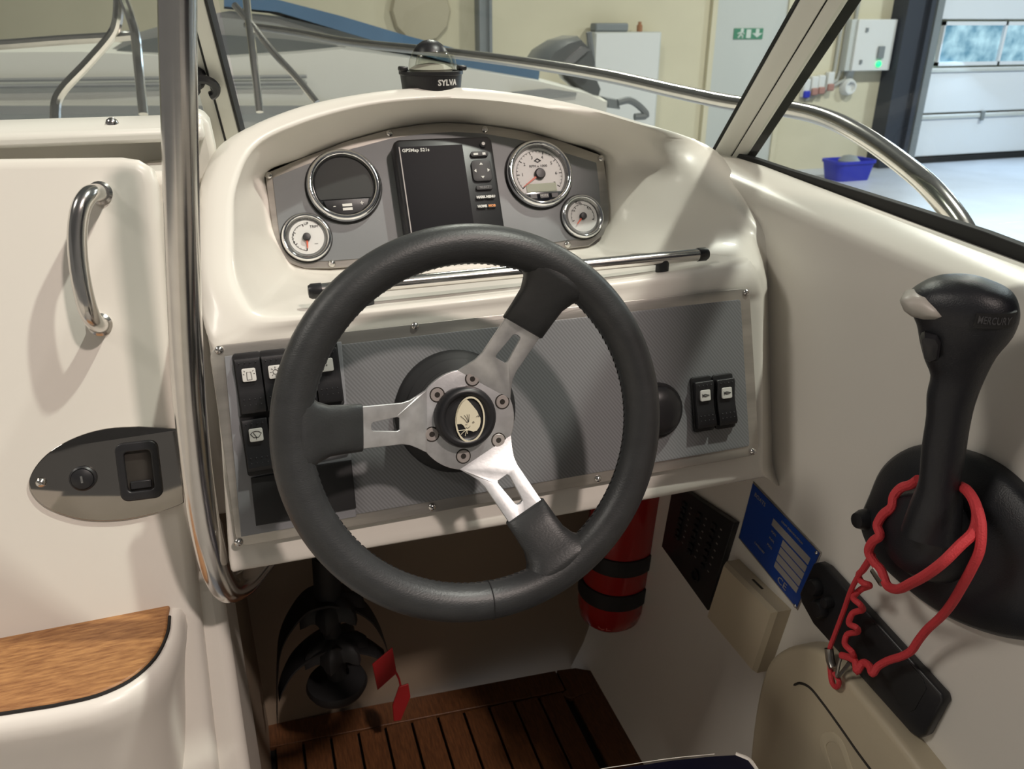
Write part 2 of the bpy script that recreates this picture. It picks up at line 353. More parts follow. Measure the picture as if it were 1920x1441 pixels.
# electric cabinet, conduits, sockets
r = wq(1612, 36, 1667, 132, .25)
ec = thing('control_cabinet', 'white wall control cabinet with a glowing green lamp', 'cabinet', ((r[0]+r[1])/2, YW-.1, r[2]))
obj('body', wbox((r[0]-.12, r[1], r[2], r[3]), 0, .2), GREYD, ec, bevel=.01); obj('cover', wbox(r, .2, .25), CABW, ec, bevel=.015)
q = onY(1647, 120, YW-.26); obj('lamp', MB().lathe([(.055, 0), (.055, .03), (.03, .05)], Fr((q[0], YW-.25, q[2]), (1, 0, 0), (0, 0, 1), (0, -1, 0)), 16), LEDG, ec)
q = onY(1651, 98, YW-.26); obj('switch', MB().box((q[0], YW-.27, q[2]), (.14, .05, .22)), STEELP, ec, bevel=.01)
for (x, y) in ((1626, 56), (1614, 116)): q = onY(x, y, YW-.26); obj('lock', MB().box((q[0], YW-.26, q[2]), (.05, .03, .07)), STEELP, ec, smooth=False)
for i, (x, lb) in enumerate(((1575, 'thin grey conduit running down the wall, leftmost of three'), (1586, 'middle grey conduit on the wall left of the control cabinet'), (1600, 'grey conduit nearest the control cabinet'))):
    q = onY(x, 60, YW-.04); e = onY(x-7, 150, YW-.04)
    obj('conduit', MB().tube([(q[0], YW-.05, 3.5), (q[0], YW-.05, e[2]+.2), (q[0]-.05, YW-.05, e[2]), (q[0]-.5-.2*i, YW-.05, e[2]-.25-.05*i)], .035, 8), mat('conduit_grey', (.38, .38, .35), .6), label=lb, cat='conduit', group='conduits on the hall wall')
for i, (x, y, lb) in enumerate(((1509, 165, 'blue-lidded wall socket, leftmost of the row'), (1524, 160, 'second wall socket from the left in the row'), (1537, 158, 'third wall socket from the left in the row'), (1554, 152, 'rightmost wall socket of the row by the conduits'))):
    q = onY(x, y, YW-.05); so = thing('wall_socket', lb, 'socket', (q[0], YW, q[2]-.15), 'wall sockets in a row')
    obj('body', MB().box((q[0], YW-.06, q[2]), (.15, .12, .34)), CABW, so, bevel=.02)
    obj('cap', MB().box((q[0], YW-.1, q[2]-.11), (.14, .12, .13)), TUBB if i == 0 else mat('socket_red', (.38, .2, .17), .6), so, bevel=.02)
q = onY(1592, 163, YW-.1); so = thing('plug_socket', 'round white industrial socket below the control cabinet', 'socket', (q[0], YW, q[2]-.2))
FF = Fr((q[0], YW, q[2]), (1, 0, 0), (0, 0, 1), (0, -1, 0)); obj('housing', MB().lathe([(.16, 0), (.16, .1), (.13, .16), (.1, .16), (.09, .1)], FF, 20), CABW, so); obj('back_box', MB().box((q[0], YW-.03, q[2]+.16), (.22, .06, .3)), GREYD, so, bevel=.02)
# blue tub on the floor
q = onY(1592, 300, YW-1.2)
tb = thing('plastic_tub', 'blue plastic tub standing on the hall floor by the wall', 'tub', (q[0], YW-1.2, HF))
tf = Fr((q[0], YW-1.2, HF), (1, 0, 0), (0, 1, 0), (0, 0, 1))
lo = [[tf.pt(x*s, y*s, h) for x, y in rrect(.85, .55, .12)] for s, h in ((.85, 0), (1, .32), (1.06, .32), (1.06, .37), (.98, .37), (.83, .05))]
obj('shell', MB().loft(lo, True, True, True), TUBB, tb); obj('contents', MB().lathe([(.2, .08), (.2, .35), (.12, .43), (.02, .45)], tf, 14), STEELP, tb)
# disc put on the wall to stand for a windscreen reflection
q = onY(790, 20, YW-.1); FF = Fr((q[0], YW, q[2]), (1, 0, 0), (0, 0, 1), (0, -1, 0))
obj('reflection_disc', MB().lathe([(.48, 0), (.50, .05), (.46, .12), (.1, .16), (.02, .16)], FF, 12), mat('reflection_beige', (.47, .42, .31), .8), label='round beige disc on the cream wall standing for a windscreen reflection', cat='disc', auto=20)
# white board / cupboard
r = wq(1116, 60, 1228, 260, .4); r = (r[0], r[1], HF, r[3])
r = (r[0], r[1], r[2]+.01, r[3])
cp = thing('cupboard', 'tall white cupboard behind the outboard motor', 'cupboard', ((r[0]+r[1])/2, YW-.2, HF))
obj('body', wbox(r, .02, .38), GREYD, cp, bevel=.02)
mid = (r[0]+r[1])/2
obj('door', wbox((r[0]+.02, r[1]-.04, r[2]+.1, r[3]-.02), .38, .41), CABW, cp, bevel=.01)
q = onY(1147, 53, YW-.3); obj('black_case', MB().box((q[0], YW-.2, r[3]+.07), (.62, .25, .14)), STEELP, label='dark flat case lying on top of the cupboard', cat='case', bevel=.03)
q = onY(1204, 52, YW-.3); obj('small_jar', MB().lathe([(.05, 0), (.05, .1), (.03, .12), (.03, .16)], Fr((q[0], YW-.2, r[3]), (1, 0, 0), (0, 1, 0), (0, 0, 1)), 10), mat('jar_brown', (.35, .16, .08), .5), label='tiny brown jar on top of the cupboard', cat='jar')
# ------------------------------------------------------------------ neighbouring boat
NY = 4.6
nb = thing('motorboat', 'white motorboat with blue canvas parked ahead of the bow', 'boat', (0, NY+1, HF))
def npx(x, y, d=0): return onY(x, y, NY+d)
sheer = [(-200, 104), (0, 98), (150, 97), (300, 104), (430, 108), (560, 100), (640, 92), (760, 108), (880, 130), (1010, 152), (1100, 175), (1133, 190)]
sec = []
for (x, y) in sheer:
    p = npx(x, y); z = p[2]; X = p[0]
    sec.append([V(X, NY+.9, z+.03), V(X, NY+.12, z+.02), V(X, NY, z), V(X, NY+.02, z-.18), V(X, NY+.10, z-.40), V(X-.02, NY+.22, z-.62), V(X-.05, NY+.9, z-1.1)])
sec = [V(*0*[0]) if False else s for s in sec]
obj('hull', MB().loft(sec, False, False, False).prism([p for p in sec[-1]], (.02, 0, 0)), NBW, nb, auto=50)
for k, (dy, tt) in enumerate(((52, 2.4), (64, 1.8))):
    pts = [npx(x, 98+dy-(x)*.012, -.015) for x in (-150, 0, 150, 300, 440, 575)]; obj('rub_rail', MB().tube(pts, .010, 6), NBL, nb)
obj('boot_stripe', MB().loft([[npx(x, 198, -.0), npx(x, 198, .3), npx(x, 214, .3), npx(x, 214, -.0)] for x in (-150, 150, 450, 620)], True, True, True), NBL, nb, smooth=False)
cab = [(205, 95), (255, 62), (330, 40), (430, 20), (520, 30), (640, 58), (760, 92), (640, 96), (560, 104), (430, 110), (300, 106)]
obj('cabin_side', MB().prism([npx(x, y, .10) for x, y in cab], (0, .7, 0)), mat('cabin_grey', (.30, .31, .30), .5), nb, smooth=False)
for pol in ([(218, 94), (262, 76), (330, 64), (430, 66), (540, 74), (650, 88), (560, 102), (430, 109), (300, 105)],):
    obj('side_window', MB().prism([npx(x, y, .06) for x, y in pol], (0, .08, 0)), NBG, nb, smooth=False)
top = [(420, -14), (500, -6), (640, 30), (760, 66), (880, 98), (1012, 132), (1010, 150), (880, 127), (760, 94), (640, 58), (520, 22), (420, 12)]
obj('canvas_cover', MB().prism([npx(x, y, .05) for x, y in top], (0, .8, 0)), NBB, nb, smooth=False)
obj('quarter_deck', MB().prism([npx(x, y, -.03) for x, y in ((960, 173), (1030, 166), (1085, 174), (1032, 178))], (0, .05, 0)), NBL, nb, smooth=False)
# outboard
ob = thing('outboard_motor', 'tilted grey outboard motor on the neighbouring transom', 'motor', (npx(1070, 180)[0], NY+.3, npx(1070, 200)[2]))
def opx(x, y, d=0): return onY(x, y, NY+.3+d)
cowl = [(1002, 122), (1020, 95), (1050, 76), (1080, 67), (1090, 78), (1104, 92), (1112, 118), (1108, 132), (1080, 128), (1040, 120)]
def puff(pts, d, th, s=.8):
    c = sum(pts)/len(pts); return [[p*s+c*(1-s)+V(0, d, 0) for p in pts], [p+V(0, d+th*.2, 0) for p in pts], [p+V(0, d+th*.8, 0) for p in pts], [p*s+c*(1-s)+V(0, d+th, 0) for p in pts]]
obj('cowl', MB().loft(puff([opx(x, y) for x, y in cowl], -.1, .4), True, True, True), OUTB, ob, auto=60)
obj('cowl_band', MB().loft(puff([opx(x, y) for x, y in ((1035, 122), (1078, 84), (1092, 90), (1052, 126))], -.13, .46, .9), True, True, True), mat('cowl_silver', (.35, .36, .37), .25, .6), ob)
obj('leg', MB().loft(puff([opx(x, y) for x, y in ((1060, 128), (1118, 136), (1132, 168), (1124, 196), (1096, 172), (1070, 150))], 0, .22), True, True, True), OUTB, ob)
obj('bracket', MB().loft(puff([opx(x, y) for x, y in ((1134, 182), (1160, 186), (1166, 206), (1140, 202))], 0, .2), True, True, True), STEELP, ob)
obj('steering_tube', MB().tube(cr([opx(*p) for p in ((1158, 192), (1180, 188), (1200, 200), (1212, 216), (1190, 219))], 4), .022, 8), STEELP, ob)
obj('hook', MB().tube(cr([opx(*p) for p in ((1104, 60), (1108, 90), (1112, 130))], 3), .018, 6), STEELP, ob)
# ================================================================== THE BOAT : floor and inner walls
fz = .20
fl = thing('floor_2', 'dark footwell floor of caulked teak planks', 'floor', (.22, .8, fz), kind='structure'); fl.name = 'floor_footwell'
def fpx(x, y, z=fz): return onZ(x, y, z)
edge = [fpx(*p) for p in ((470, 1362), (525, 1350), (700, 1320), (900, 1284), (1040, 1256), (1080, 1251), (1110, 1256), (1135, 1285), (1160, 1325), (1190, 1380), (1220, 1441))]
edge = [V(p[0], p[1], fz) for p in edge]
base_poly = [V(-.12, .25, fz-.02), V(-.12, edge[0][1], fz-.02)]+[p-V(0, 0, .02) for p in edge]+[V(.52, .25, fz-.02)]
obj('caulk_bed', MB().prism(base_poly, (0, 0, .012)), CAULK, fl, smooth=False)
yf = 1.135
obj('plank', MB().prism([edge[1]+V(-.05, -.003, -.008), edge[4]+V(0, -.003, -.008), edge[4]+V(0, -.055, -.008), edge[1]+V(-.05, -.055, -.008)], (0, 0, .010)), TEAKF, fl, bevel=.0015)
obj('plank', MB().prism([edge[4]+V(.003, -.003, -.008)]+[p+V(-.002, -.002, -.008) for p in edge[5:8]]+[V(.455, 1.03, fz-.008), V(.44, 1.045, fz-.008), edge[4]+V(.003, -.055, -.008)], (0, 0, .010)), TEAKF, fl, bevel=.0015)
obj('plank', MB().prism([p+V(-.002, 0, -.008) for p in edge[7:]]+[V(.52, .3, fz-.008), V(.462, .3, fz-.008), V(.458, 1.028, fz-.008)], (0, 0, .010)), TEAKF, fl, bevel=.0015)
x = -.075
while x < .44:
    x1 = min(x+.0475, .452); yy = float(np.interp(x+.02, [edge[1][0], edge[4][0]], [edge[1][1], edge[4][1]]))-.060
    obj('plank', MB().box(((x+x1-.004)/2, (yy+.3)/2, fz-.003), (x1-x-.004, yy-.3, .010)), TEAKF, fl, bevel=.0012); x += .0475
obj('floor_cockpit', MB().box((-.35, -.75, fz-.03), (1.9, 2.0, .04)), mat('grey_deck', (.30, .29, .27), .6), kind='structure', label='grey non-slip cockpit floor behind the helm', smooth=False)
obj('wall_aft', MB().box((-.35, -1.78, .55), (2.1, .06, .75)), GELM, kind='structure', label='white aft bulkhead of the cockpit', smooth=False)
obj('wall_port_side', MB().box((-1.33, -.4, .62), (.06, 2.8, .9)), GELM, kind='structure', label='white port side of the cockpit', smooth=False)
# forward bulkhead of the footwell
mb = MB().box((.24, 1.165, .58), (.86, .05, .86)); mb.box((.24, 1.6, .155), (.9, .9, .05)); obj('wall_forward', mb, TOPSHADE, kind='structure', label='shaded gelcoat bulkhead at the front of the footwell', smooth=False)
obj('wall_port', MB().box((-.100, .98, .52), (.03, .38, .74)), TOPSHADE, kind='structure', label='shaded inner side of the footwell by the jamb', smooth=False)
# starboard inner side with rolled coaming
ys = [-1.75, -.1, .2, .4, .5, .6, .7, .8, .9, .98, 1.06, 1.18]
zls = [1.110, 1.130, 1.134, 1.1365, 1.138, 1.1435, 1.149, 1.155, 1.161, 1.166, 1.168, 1.168]
loops = []
for y, zl in zip(ys, zls):
    k = max(0, min(1, (y-.85)/.2))
    prof = [(.50, .165), (.525, .22), (.548, .30), (.560, .42), (.570, .60), (.583, .80), (.594, .95), (.602, 1.05), (.607, zl-.022), (.611, zl-.007), (.618, zl-.001), (.638, zl+.004), (.660, zl+.006), (.69, zl+.002), (.72, zl-.002), (.76, zl-.01), (.86, zl-.04), (.95, zl-.075), (.985, zl-.11), (1.0, zl-.16), (1.0, zl-.35), (.95, zl-.8), (.6, zl-1.4)]
    loops.append([V(a, y, z) for a, z in prof])
obj('wall_starboard', MB().loft(loops, False, False, False), GEL, kind='structure', label='white gelcoat starboard side with rolled coaming', auto=60)
# ------------------------------------------------------------------ helm console moulding (lofted loops from the panel recess to the lip and front face)
L0 = [(542, 494), (511, 438), (500, 372), (495, 324), (563, 297), (647, 265), (730, 242), (834, 229), (910, 234), (987, 246), (1050, 263), (1133, 292), (1139, 360), (1143, 412), (1122, 457), (1050, 470), (900, 484), (720, 498), (600, 506)]
L0 = [P2.pp(x, y, -.003) for x, y in L0]; c_ = sum(L0)/len(L0); L0 = [c_+(p-c_)*.985 for p in L0]
L3 = [(478, 592), (440, 528), (434, 430), (440, 350), (478, 272), (560, 231), (690, 196), (820, 184), (920, 188), (1040, 205), (1140, 229)]
L3 = [QP.pp(x, y) for x, y in L3]+[onX(1262, 288, .562), onX(1345, 372, .580), onX(1385, 432, .577), QP.pp(1404, 484)]+[QP.pp(x, y) for x, y in ((1200, 524), (960, 552), (720, 579), (580, 594))]
PC = P1.rot(0, 0, 0, -.006)
L4 = [PC.pp(446, 622, .0), QP.pp(398, 545), QP.pp(390, 430), QP.pp(402, 338), QP.pp(446, 260)]+[QP.pp(x, y) for x, y in ((545, 208), (680, 177), (820, 164), (930, 170), (1060, 191), (1180, 223))]+[onX(1343, 283, .632), onX(1400, 400, .594), onX(1418, 455, .589), PC.pp(1420, 512)]+[PC.pp(x, y) for x, y in ((1200, 545), (960, 572), (720, 600), (580, 614))]
up = lambda p, y, z: p+V(0, y, z)
L5 = [PC.pp(404, 645, -.002), QP.pp(372, 540, -.012), QP.pp(369, 420, -.014), QP.pp(380, 338, -.014), QP.pp(420, 266, -.02)]+[up(p, .035, -.006) for p in L4[5:11]]+[up(L4[11], .03, -.012), onX(1450, 450, .616), onX(1438, 520, .600), PC.pp(1430, 545, -.003)]+[PC.pp(x, y) for x, y in ((1200, 560), (960, 586), (720, 614), (580, 630))]
L6 = [PC.pp(434, 1058, 0), L5[1]+V(.0, .06, -.1), L5[2]+V(0, .10, -.02), L5[3]+V(0, .10, 0), L5[4]+V(.01, .08, -.02)]+[up(p, .16, -.05) for p in L4[5:11]]+[up(L4[11], .12, -.08), onX(1500, 520, .640), onX(1452, 860, .592), PC.pp(1428, 880, -.003)]+[PC.pp(x, y) for x, y in ((1200, 924), (960, 968), (720, 1010), (560, 1037))]
L7 = [PC.pp(436, 1071, -.003), L6[1]+V(0, .05, -.1), L6[2]+V(0, .1, -.05), L6[3]+V(0, .1, -.05), L6[4]+V(0, .1, -.1)]+[up(p, .2, -.12) for p in L6[5:11]]+[up(L6[11], .1, -.15), onX(1520, 640, .66), onX(1470, 905, .598), PC.pp(1432, 894, -.008)]+[PC.pp(x, y, -.003) for x, y in ((1200, 938), (960, 981), (720, 1022), (560, 1050))]
L8 = [L7[0]+V(0, .02, .005)]+[p+V(0, .02, -.02) for p in L7[1:13]]+[L7[13]+V(.02, .02, 0)]+[p+V(0, .02, .005) for p in L7[14:]]
L9 = [L7[0]+V(0, .38, .05)]+[p+V(0, .1, -.05) for p in L7[1:13]]+[L7[13]+V(.05, .38, .05)]+[p+V(0, .38, .05) for p in L7[14:]]
def lerp(A, B, t): return [a*(1-t)+b*t for a, b in zip(A, B)]
L1 = lerp(L0, L3, .10); L2 = lerp(L0, L3, .55)
for k, (x, y, d) in {10: (1085, 262, .06), 11: (1168, 283, .055), 12: (1178, 355, .05), 13: (1174, 425, .05), 14: (1140, 478, .045)}.items():
    L1[k] = P2.pp(x, y, d*.55)
for k, X in ((11, .53), (12, .555), (13, .56)):
    pass
L2[11] = onX(1215, 300, .540); L2[12] = onX(1260, 372, .553); L2[13] = onX(1275, 445, .551); L2[14] = L0[14]*.5+L3[14]*.5+V(.015, 0, -.002)
for k in (15, 16, 17, 18, 0): L1[k] = L0[k]+V(0, -.018, -.002); L2[k] = L0[k]*.45+L3[k]*.55+V(0, 0, -.001)
L5b = lerp(L5, L6, .06); L6a = lerp(L5, L6, .96)
rows = [L0, lerp(L0, L1, .5), L1, L2, lerp(L2, L3, .8), L3, L4, L5, L5b, L6a, L6, L7, L8, L9]
def corners(Lk, sharp):
    d = cr(Lk, 20, True); g = lambda i, t: (Lk[i]*(1-t)+Lk[(i+1) % len(Lk)]*t) if sharp else d[i*20+int(t*20)]
    return [Lk[0], g(0, .15)]+Lk[1:14]+[g(13, .85), Lk[14], g(14, .1)]+Lk[15:19]+[g(18, .85)]
rows = [corners(Lk, j >= 8) for j, Lk in enumerate(rows)]
cols = [cr(Lk, 6, True) for Lk in rows]
nn = len(cols[0]); surf = []
for i in range(nn): surf.append(cr([c[i] for c in cols], 3))
grid = np.array(surf)                      # fair the right-hand cove
i0, i1, j0, j1 = int(10.2*6), int(16.2*6), 3, 17
for _ in range(30):
    g = grid.copy(); g[i0:i1, j0:j1] = .5*grid[i0:i1, j0:j1]+.125*(grid[i0-1:i1-1, j0:j1]+grid[i0+1:i1+1, j0:j1]+grid[i0:i1, j0-1:j1-1]+grid[i0:i1, j0+1:j1+1]); grid = g
loops = [[grid[i][j] for i in range(nn)] for j in range(grid.shape[1])]
con = obj('helm_console', MB().loft(loops, True, False, False), GEL, label='white gelcoat helm console with hooded instrument recess and ledge', cat='console', auto=75)
# ------------------------------------------------------------------ port side : door, jamb, step, sill
DY = .80; DF = tilt((0, DY, .95), 18)
def doorY(z): return DY+(z-.95)*math.tan(math.radians(18))
dr = thing('door_2', 'white gelcoat cabin bulkhead door left of the steel post', 'door', (-.3, DY, .15), kind='structure')
pr = [DF.px(*p) for p in ((-220, 296), (225, 291), (258, 296), (284, 312), (294, 345), (306, 480), (322, 700), (345, 900), (368, 1080), (408, 1441))]
pr += [(pr[-1][0]-.01, -.75), (-.75, -.75), (-.75, pr[0][1])]
obj('door_leaf', MB().fill([pr], DF, -.05, 0, .012), GEL, dr, auto=50)
obj('jamb', MB().prism([V(-.15, doorY(-.2)+.02, -.2), V(-.15, doorY(.80)+.02, .80), V(-.15, doorY(.80)+.16, .80), V(-.15, doorY(-.2)+.3, -.2)], (.070, 0, 0)), GEL, label='narrow white jamb below the left end of the console', cat='jamb', bevel=.012, bseg=3)
obj('door_header', MB().prism([V(-.9, .925, 1.17), V(-.9, 1.03, 1.17), V(-.9, 1.03, 1.1), V(-.9, .925, 1.1)], (.86, 0, 0)), GEL, kind='structure', bevel=.006).name = 'trim_1'
obj('trim_2', MB().box((-.085, .96, 1.0), (.05, .10, .42)), GEL, kind='structure', bevel=.012, bseg=3)
# windscreen sill
zs = float(onY(150, 231, 1.0)[2])
sl = MB().prism([V(-1.1, .957, zs-.018), V(-1.1, .958, zs-.006), V(-1.1, .966, zs), V(-1.1, 1.02, zs+.004), V(-1.1, 1.45, zs-.06), V(-1.1, 1.45, 1.05), V(-1.1, 1.03, 1.05), V(-1.1, 1.03, zs-.018)], (1.065, 0, 0))
so = obj('sill', sl, FRAMEW, kind='structure', label='white windscreen sill on the port side', bevel=.004); so.name = 'trim_3'
q = at(208, 236, (0, .975, zs), (0, 0, 1)); inst('screw', SCREW, Fr((q[0], .975, zs), (1, 0, 0), (0, 1, 0), (0, 0, 1)), so).scale = (1.6, 1.6, 2.4)
# sill end block right of post
e = [onY(*p, .99) for p in ((352, 212), (378, 214), (392, 232), (404, 285), (408, 345), (352, 345))]
obj('sill_end', MB().prism(e, (0, .07, 0)), FRAMEW, label='white rounded end block of the sill beside the mullion', cat='block', bevel=.008, bseg=3)
# boarding step with teak tread
sz = float(DF.pp(160, 1182)[2]); DY = doorY(sz)
st = thing('boarding_step', 'moulded white step with teak tread on the cabin door', 'step', (-.25, .74, .45))
def spx(x, y): return V(*onZ(x, y, sz))
arc = cr([spx(*p) for p in ((318, 1164), (314, 1196), (290, 1244), (245, 1284), (185, 1312), (100, 1332))], 4)
L = arc+[spx(-60, 1357), spx(-260, 1384)]; back = [V(L[-1][0], DY+.01, sz), V(L[0][0]+.001, DY+.01, sz)]
trd = L+back; cen = V(-.28, DY, sz)
obj('tread', MB().prism([p+V(0, 0, .001) for p in trd], (0, 0, .008)), TEAK, st, bevel=.002)
obj('caulk_line', MB().tube([p+V(.001, -.001, .0065) for p in L], .0018, 6), CAULK, st)
def outset(d): 
    o = []
    for i, p in enumerate(L):
        t = nrm(L[min(i+1, len(L)-1)]-L[max(i-1, 0)]); n = V(-t[1], t[0], 0); n = n if n[1] < 0 or n[0] > .3 else -n
        o.append(p+n*d)
    return o+[V(o[-1][0], DY+.01, sz), V(o[0][0]+.001, DY+.01, sz)]
stp = []
for d, h in ((.004, .0055), (.010, .004), (.014, -.004), (.0145, -.016), (.010, -.035), (.004, -.07), (-.004, -.14), (-.02, -.24), (-.05, -.31)):
    stp.append([p+V(0, 0, h) for p in outset(d)])
obj('step_body', MB().loft(stp, True, True, True), GEL, st, auto=60)
# ------------------------------------------------------------------ windscreen
pbR = onX(1357, 276, .68); ptR = onX(1521, 0, .68); lb = onY(430, 250, 1.28)
gn = nrm(np.cross(ptR-pbR, lb-pbR)); gn = gn if gn[1] < 0 else -gn
gu = nrm(lb-pbR); gu = -gu; gv = nrm(np.cross(gn, gu)); gv = gv if gv[2] > 0 else -gv
WG = Fr(pbR, gu, gv, gn)
ws = thing('windscreen', 'white framed glass windscreen over the dash', 'windscreen', (.3, 1.05, 1.16))
def up3(a, b): return a+(b-a)*(1.95-a[2])/(b[2]-a[2])
def bar(poly, fr, c0, c1, m_, name, bev=.002):
    a0, a1, b1, b0 = [fr.pp(x, y, c0) for x, y in poly]; k_ = (1.95-a0[2])/(b0[2]-a0[2])     # the bars run on above the picture
    return obj(name, MB().prism([a0, a1, a1+(b1-a1)*k_, a0+(b0-a0)*k_], (c1-c0)*fr.n), m_, ws, bevel=bev)
pD = nrm(ptR-pbR); pw = nrm(np.cross(pD, ray(1440, 140))); pw = pw if pw@CR > 0 else -pw; pn = np.cross(pw, pD); pn = pn if pn@CF < 0 else -pn
PW = Fr(pbR, pw, pD, pn); SX = Fr((.69, 0, 0), (0, -1, 0), (0, 0, 1), (-1, 0, 0))
bar([(1344, 277), (1372, 290), (1658, -180), (1602, -180)], PW, -.016, .004, FRAMEW, 'frame_bar')
bar([(1339, 274), (1344, 277), (1602, -180), (1592, -180)], PW, -.012, .003, RUBBER, 'seal', 0)
bar([(1374, 290), (1396, 298), (1706, -180), (1662, -180)], PW, -.016, .005, FRAMEW, 'frame_bar')
bar([(1371, 289), (1375, 291), (1663, -180), (1656, -180)], PW, -.012, .002, RUBBER, 'seal', 0)
bar([(1396, 297), (1409, 303), (1735, -180), (1706, -180)], PW, -.014, .004, RUBBER, 'seal', .001)
bar([(432, 262), (456, 246), (368, -100), (337, -100)], WG, -.006, .012, FRAMEW, 'frame_bar')
bar([(456, 246), (460, 243), (374, -100), (368, -100)], WG, -.006, .014, RUBBER, 'seal', 0)
bar([(404, 268), (430, 262), (336, -100), (310, -100)], WG, -.01, .006, FRAMEW, 'frame_bar')
bar([(429, 264), (433, 262), (338, -100), (334, -100)], WG, -.008, .010, RUBBER, 'seal', 0)
# gasket under the side glass
gk = [(1385, 292), (1480, 324), (1600, 361), (1720, 399), (1850, 442), (1960, 484), (2150, 560)]
gp = [onX(x, y, .70) for x, y in gk]
obj('gasket', MB().loft([[p+V(-.006, 0, -.012), p+V(.006, 0, -.014), p+V(.006, 0, .005), p+V(-.006, 0, .005)] for p in gp], True, True, True), RUBBER, ws, bevel=.001)
obj('pane', MB().prism([WG.pp(459, 244, 0), WG.pp(1341, 275, 0), up3(WG.pp(1341, 275, 0), WG.pp(1597, -180, 0)), up3(WG.pp(459, 244, 0), WG.pp(373, -180, 0))], -.004*WG.n), GLASS, ws, smooth=False)
obj('pane', MB().prism([WG.pp(404, 262, 0), WG.pp(-700, 262, 0), up3(WG.pp(-700, 262, 0), WG.pp(-800, -180, 0)), up3(WG.pp(404, 262, 0), WG.pp(290, -100, 0))], -.004*WG.n), GLASS, ws, smooth=False)
sp_ = [p+V(0, 0, .004) for p in gp]
obj('pane', MB().prism([sp_[0]]+sp_[1:]+[sp_[-1]+V(0, 0, .8), V(.70, .46, 1.95)], (.004, 0, 0)), GLASS, ws, smooth=False)
# black snap clip on the mullion
cf = Fr(WG.pp(384, 152, .02), (1, 0, 0), WG.v, WG.n)
cl = thing('snap_clip', 'black plastic snap clip on the port mullion', 'clip', cf.o)
th = np.linspace(math.radians(-75), math.radians(215), 18)
obj('hook', MB().tube([cf.pt(.014*math.cos(t), .014*math.sin(t)-.004, .008) for t in th], .006, 8), BLACK, cl)
obj('body', MB().lathe([(.012, -.012), (.013, .004), (.010, .010)], cf.rot(0, -.012, .002), 16), BLACK, cl)
# curtain added out of view to block the aft lamp from the console
sc_ = thing('light_block_curtain', 'added navy curtain out of view, blocking lamp light at the starboard coaming', 'light blocker', (.72, .25, 1.15))
obj('canvas', MB().prism([V(.72, .47, 1.15), V(.72, .47, 2.05), V(.72, -.10, 2.05), V(.72, -.10, 1.15)], (.006, 0, 0)), NAVY, sc_, smooth=False)
obj('hoop', MB().tube([V(.735, .47, 1.12), V(.735, .47, 2.06), V(.735, -.11, 2.06), V(.735, -.11, 1.12)], .011, 10), STEEL, sc_)
# foredeck
fd = [(1.10, -1.3, .86, 1.10), (1.5, -1.2, .78, 1.06), (2.0, -1.0, .60, 1.01), (2.6, -.7, .30, .96), (3.2, -.25, -.15, .92)]
lo = []
for y, xa, xb, z in fd:
    c = (xa+xb)/2; lo.append([V(xa, y, z-.5), V(xa, y, z-.05), V(xa+.05*(xb-xa), y, z), V(c, y, z+.03), V(xb-.05*(xb-xa), y, z), V(xb, y, z-.05), V(xb, y, z-.5)])
obj('foredeck', MB().loft(lo, False, False, False), GEL, label='white foredeck ahead of the windscreen', cat='deck', auto=50)
# bow rail
br = thing('bow_rail', 'long curved stainless bow rail beyond the windscreen', 'rail', (.6, 1.6, 1.05))
rl = [(462, 48, 3.1), (560, 62, 2.9), (640, 77, 2.7), (840, 99, 2.25), (1000, 120, 1.95), (1140, 143, 1.75), (1280, 174, 1.56), (1380, 194, 1.44), (1470, 203, 1.33), (1540, 218, 1.24), (1610, 250, 1.15), (1690, 305, 1.06), (1750, 357, 1.0), (1800, 420, .97), (1830, 480, .96)]
obj('rail', MB().tube(cr([dep(*p) for p in rl], 6), .0135, 14), STEEL, br)
obj('foot', MB().tube([dep(1829, 478, .96), dep(1840, 505, .96)], .02, 12), STEEL, br)
def rpost(name, pts, r, parent): return obj(name, MB().tube(cr([dep(*p) for p in pts], 5), r, 10), STEEL, parent)
rpost('post', [(458, -60, 2.4), (464, 20, 2.35), (472, 80, 2.3), (487, 210, 2.3)], .011, br)
rpost('brace', [(440, 10, 2.36), (470, 44, 2.33), (510, 95, 2.3), (560, 150, 2.3), (594, 192, 2.3)], .010, br)
pf = thing('pulpit_frame', 'stainless pulpit frame with splayed legs left of the post', 'rail', dep(220, 222, 1.95))
rpost('rail', [(-150, 92, 1.95), (0, 84, 1.95), (120, 75, 1.95), (205, 70, 1.95), (252, 66, 1.95)], .012, pf)
rpost('post', [(226, -80, 1.9), (223, 0, 1.92), (220, 40, 1.93), (212, 62, 1.94), (165, 118, 1.95), (118, 168, 1.95), (106, 190, 1.95), (103, 226, 1.95)], .0125, pf)
rpost('brace', [(231, -5, 1.9), (244, 30, 1.92), (253, 62, 1.93), (260, 130, 1.95), (269, 214, 1.95)], .0115, pf)
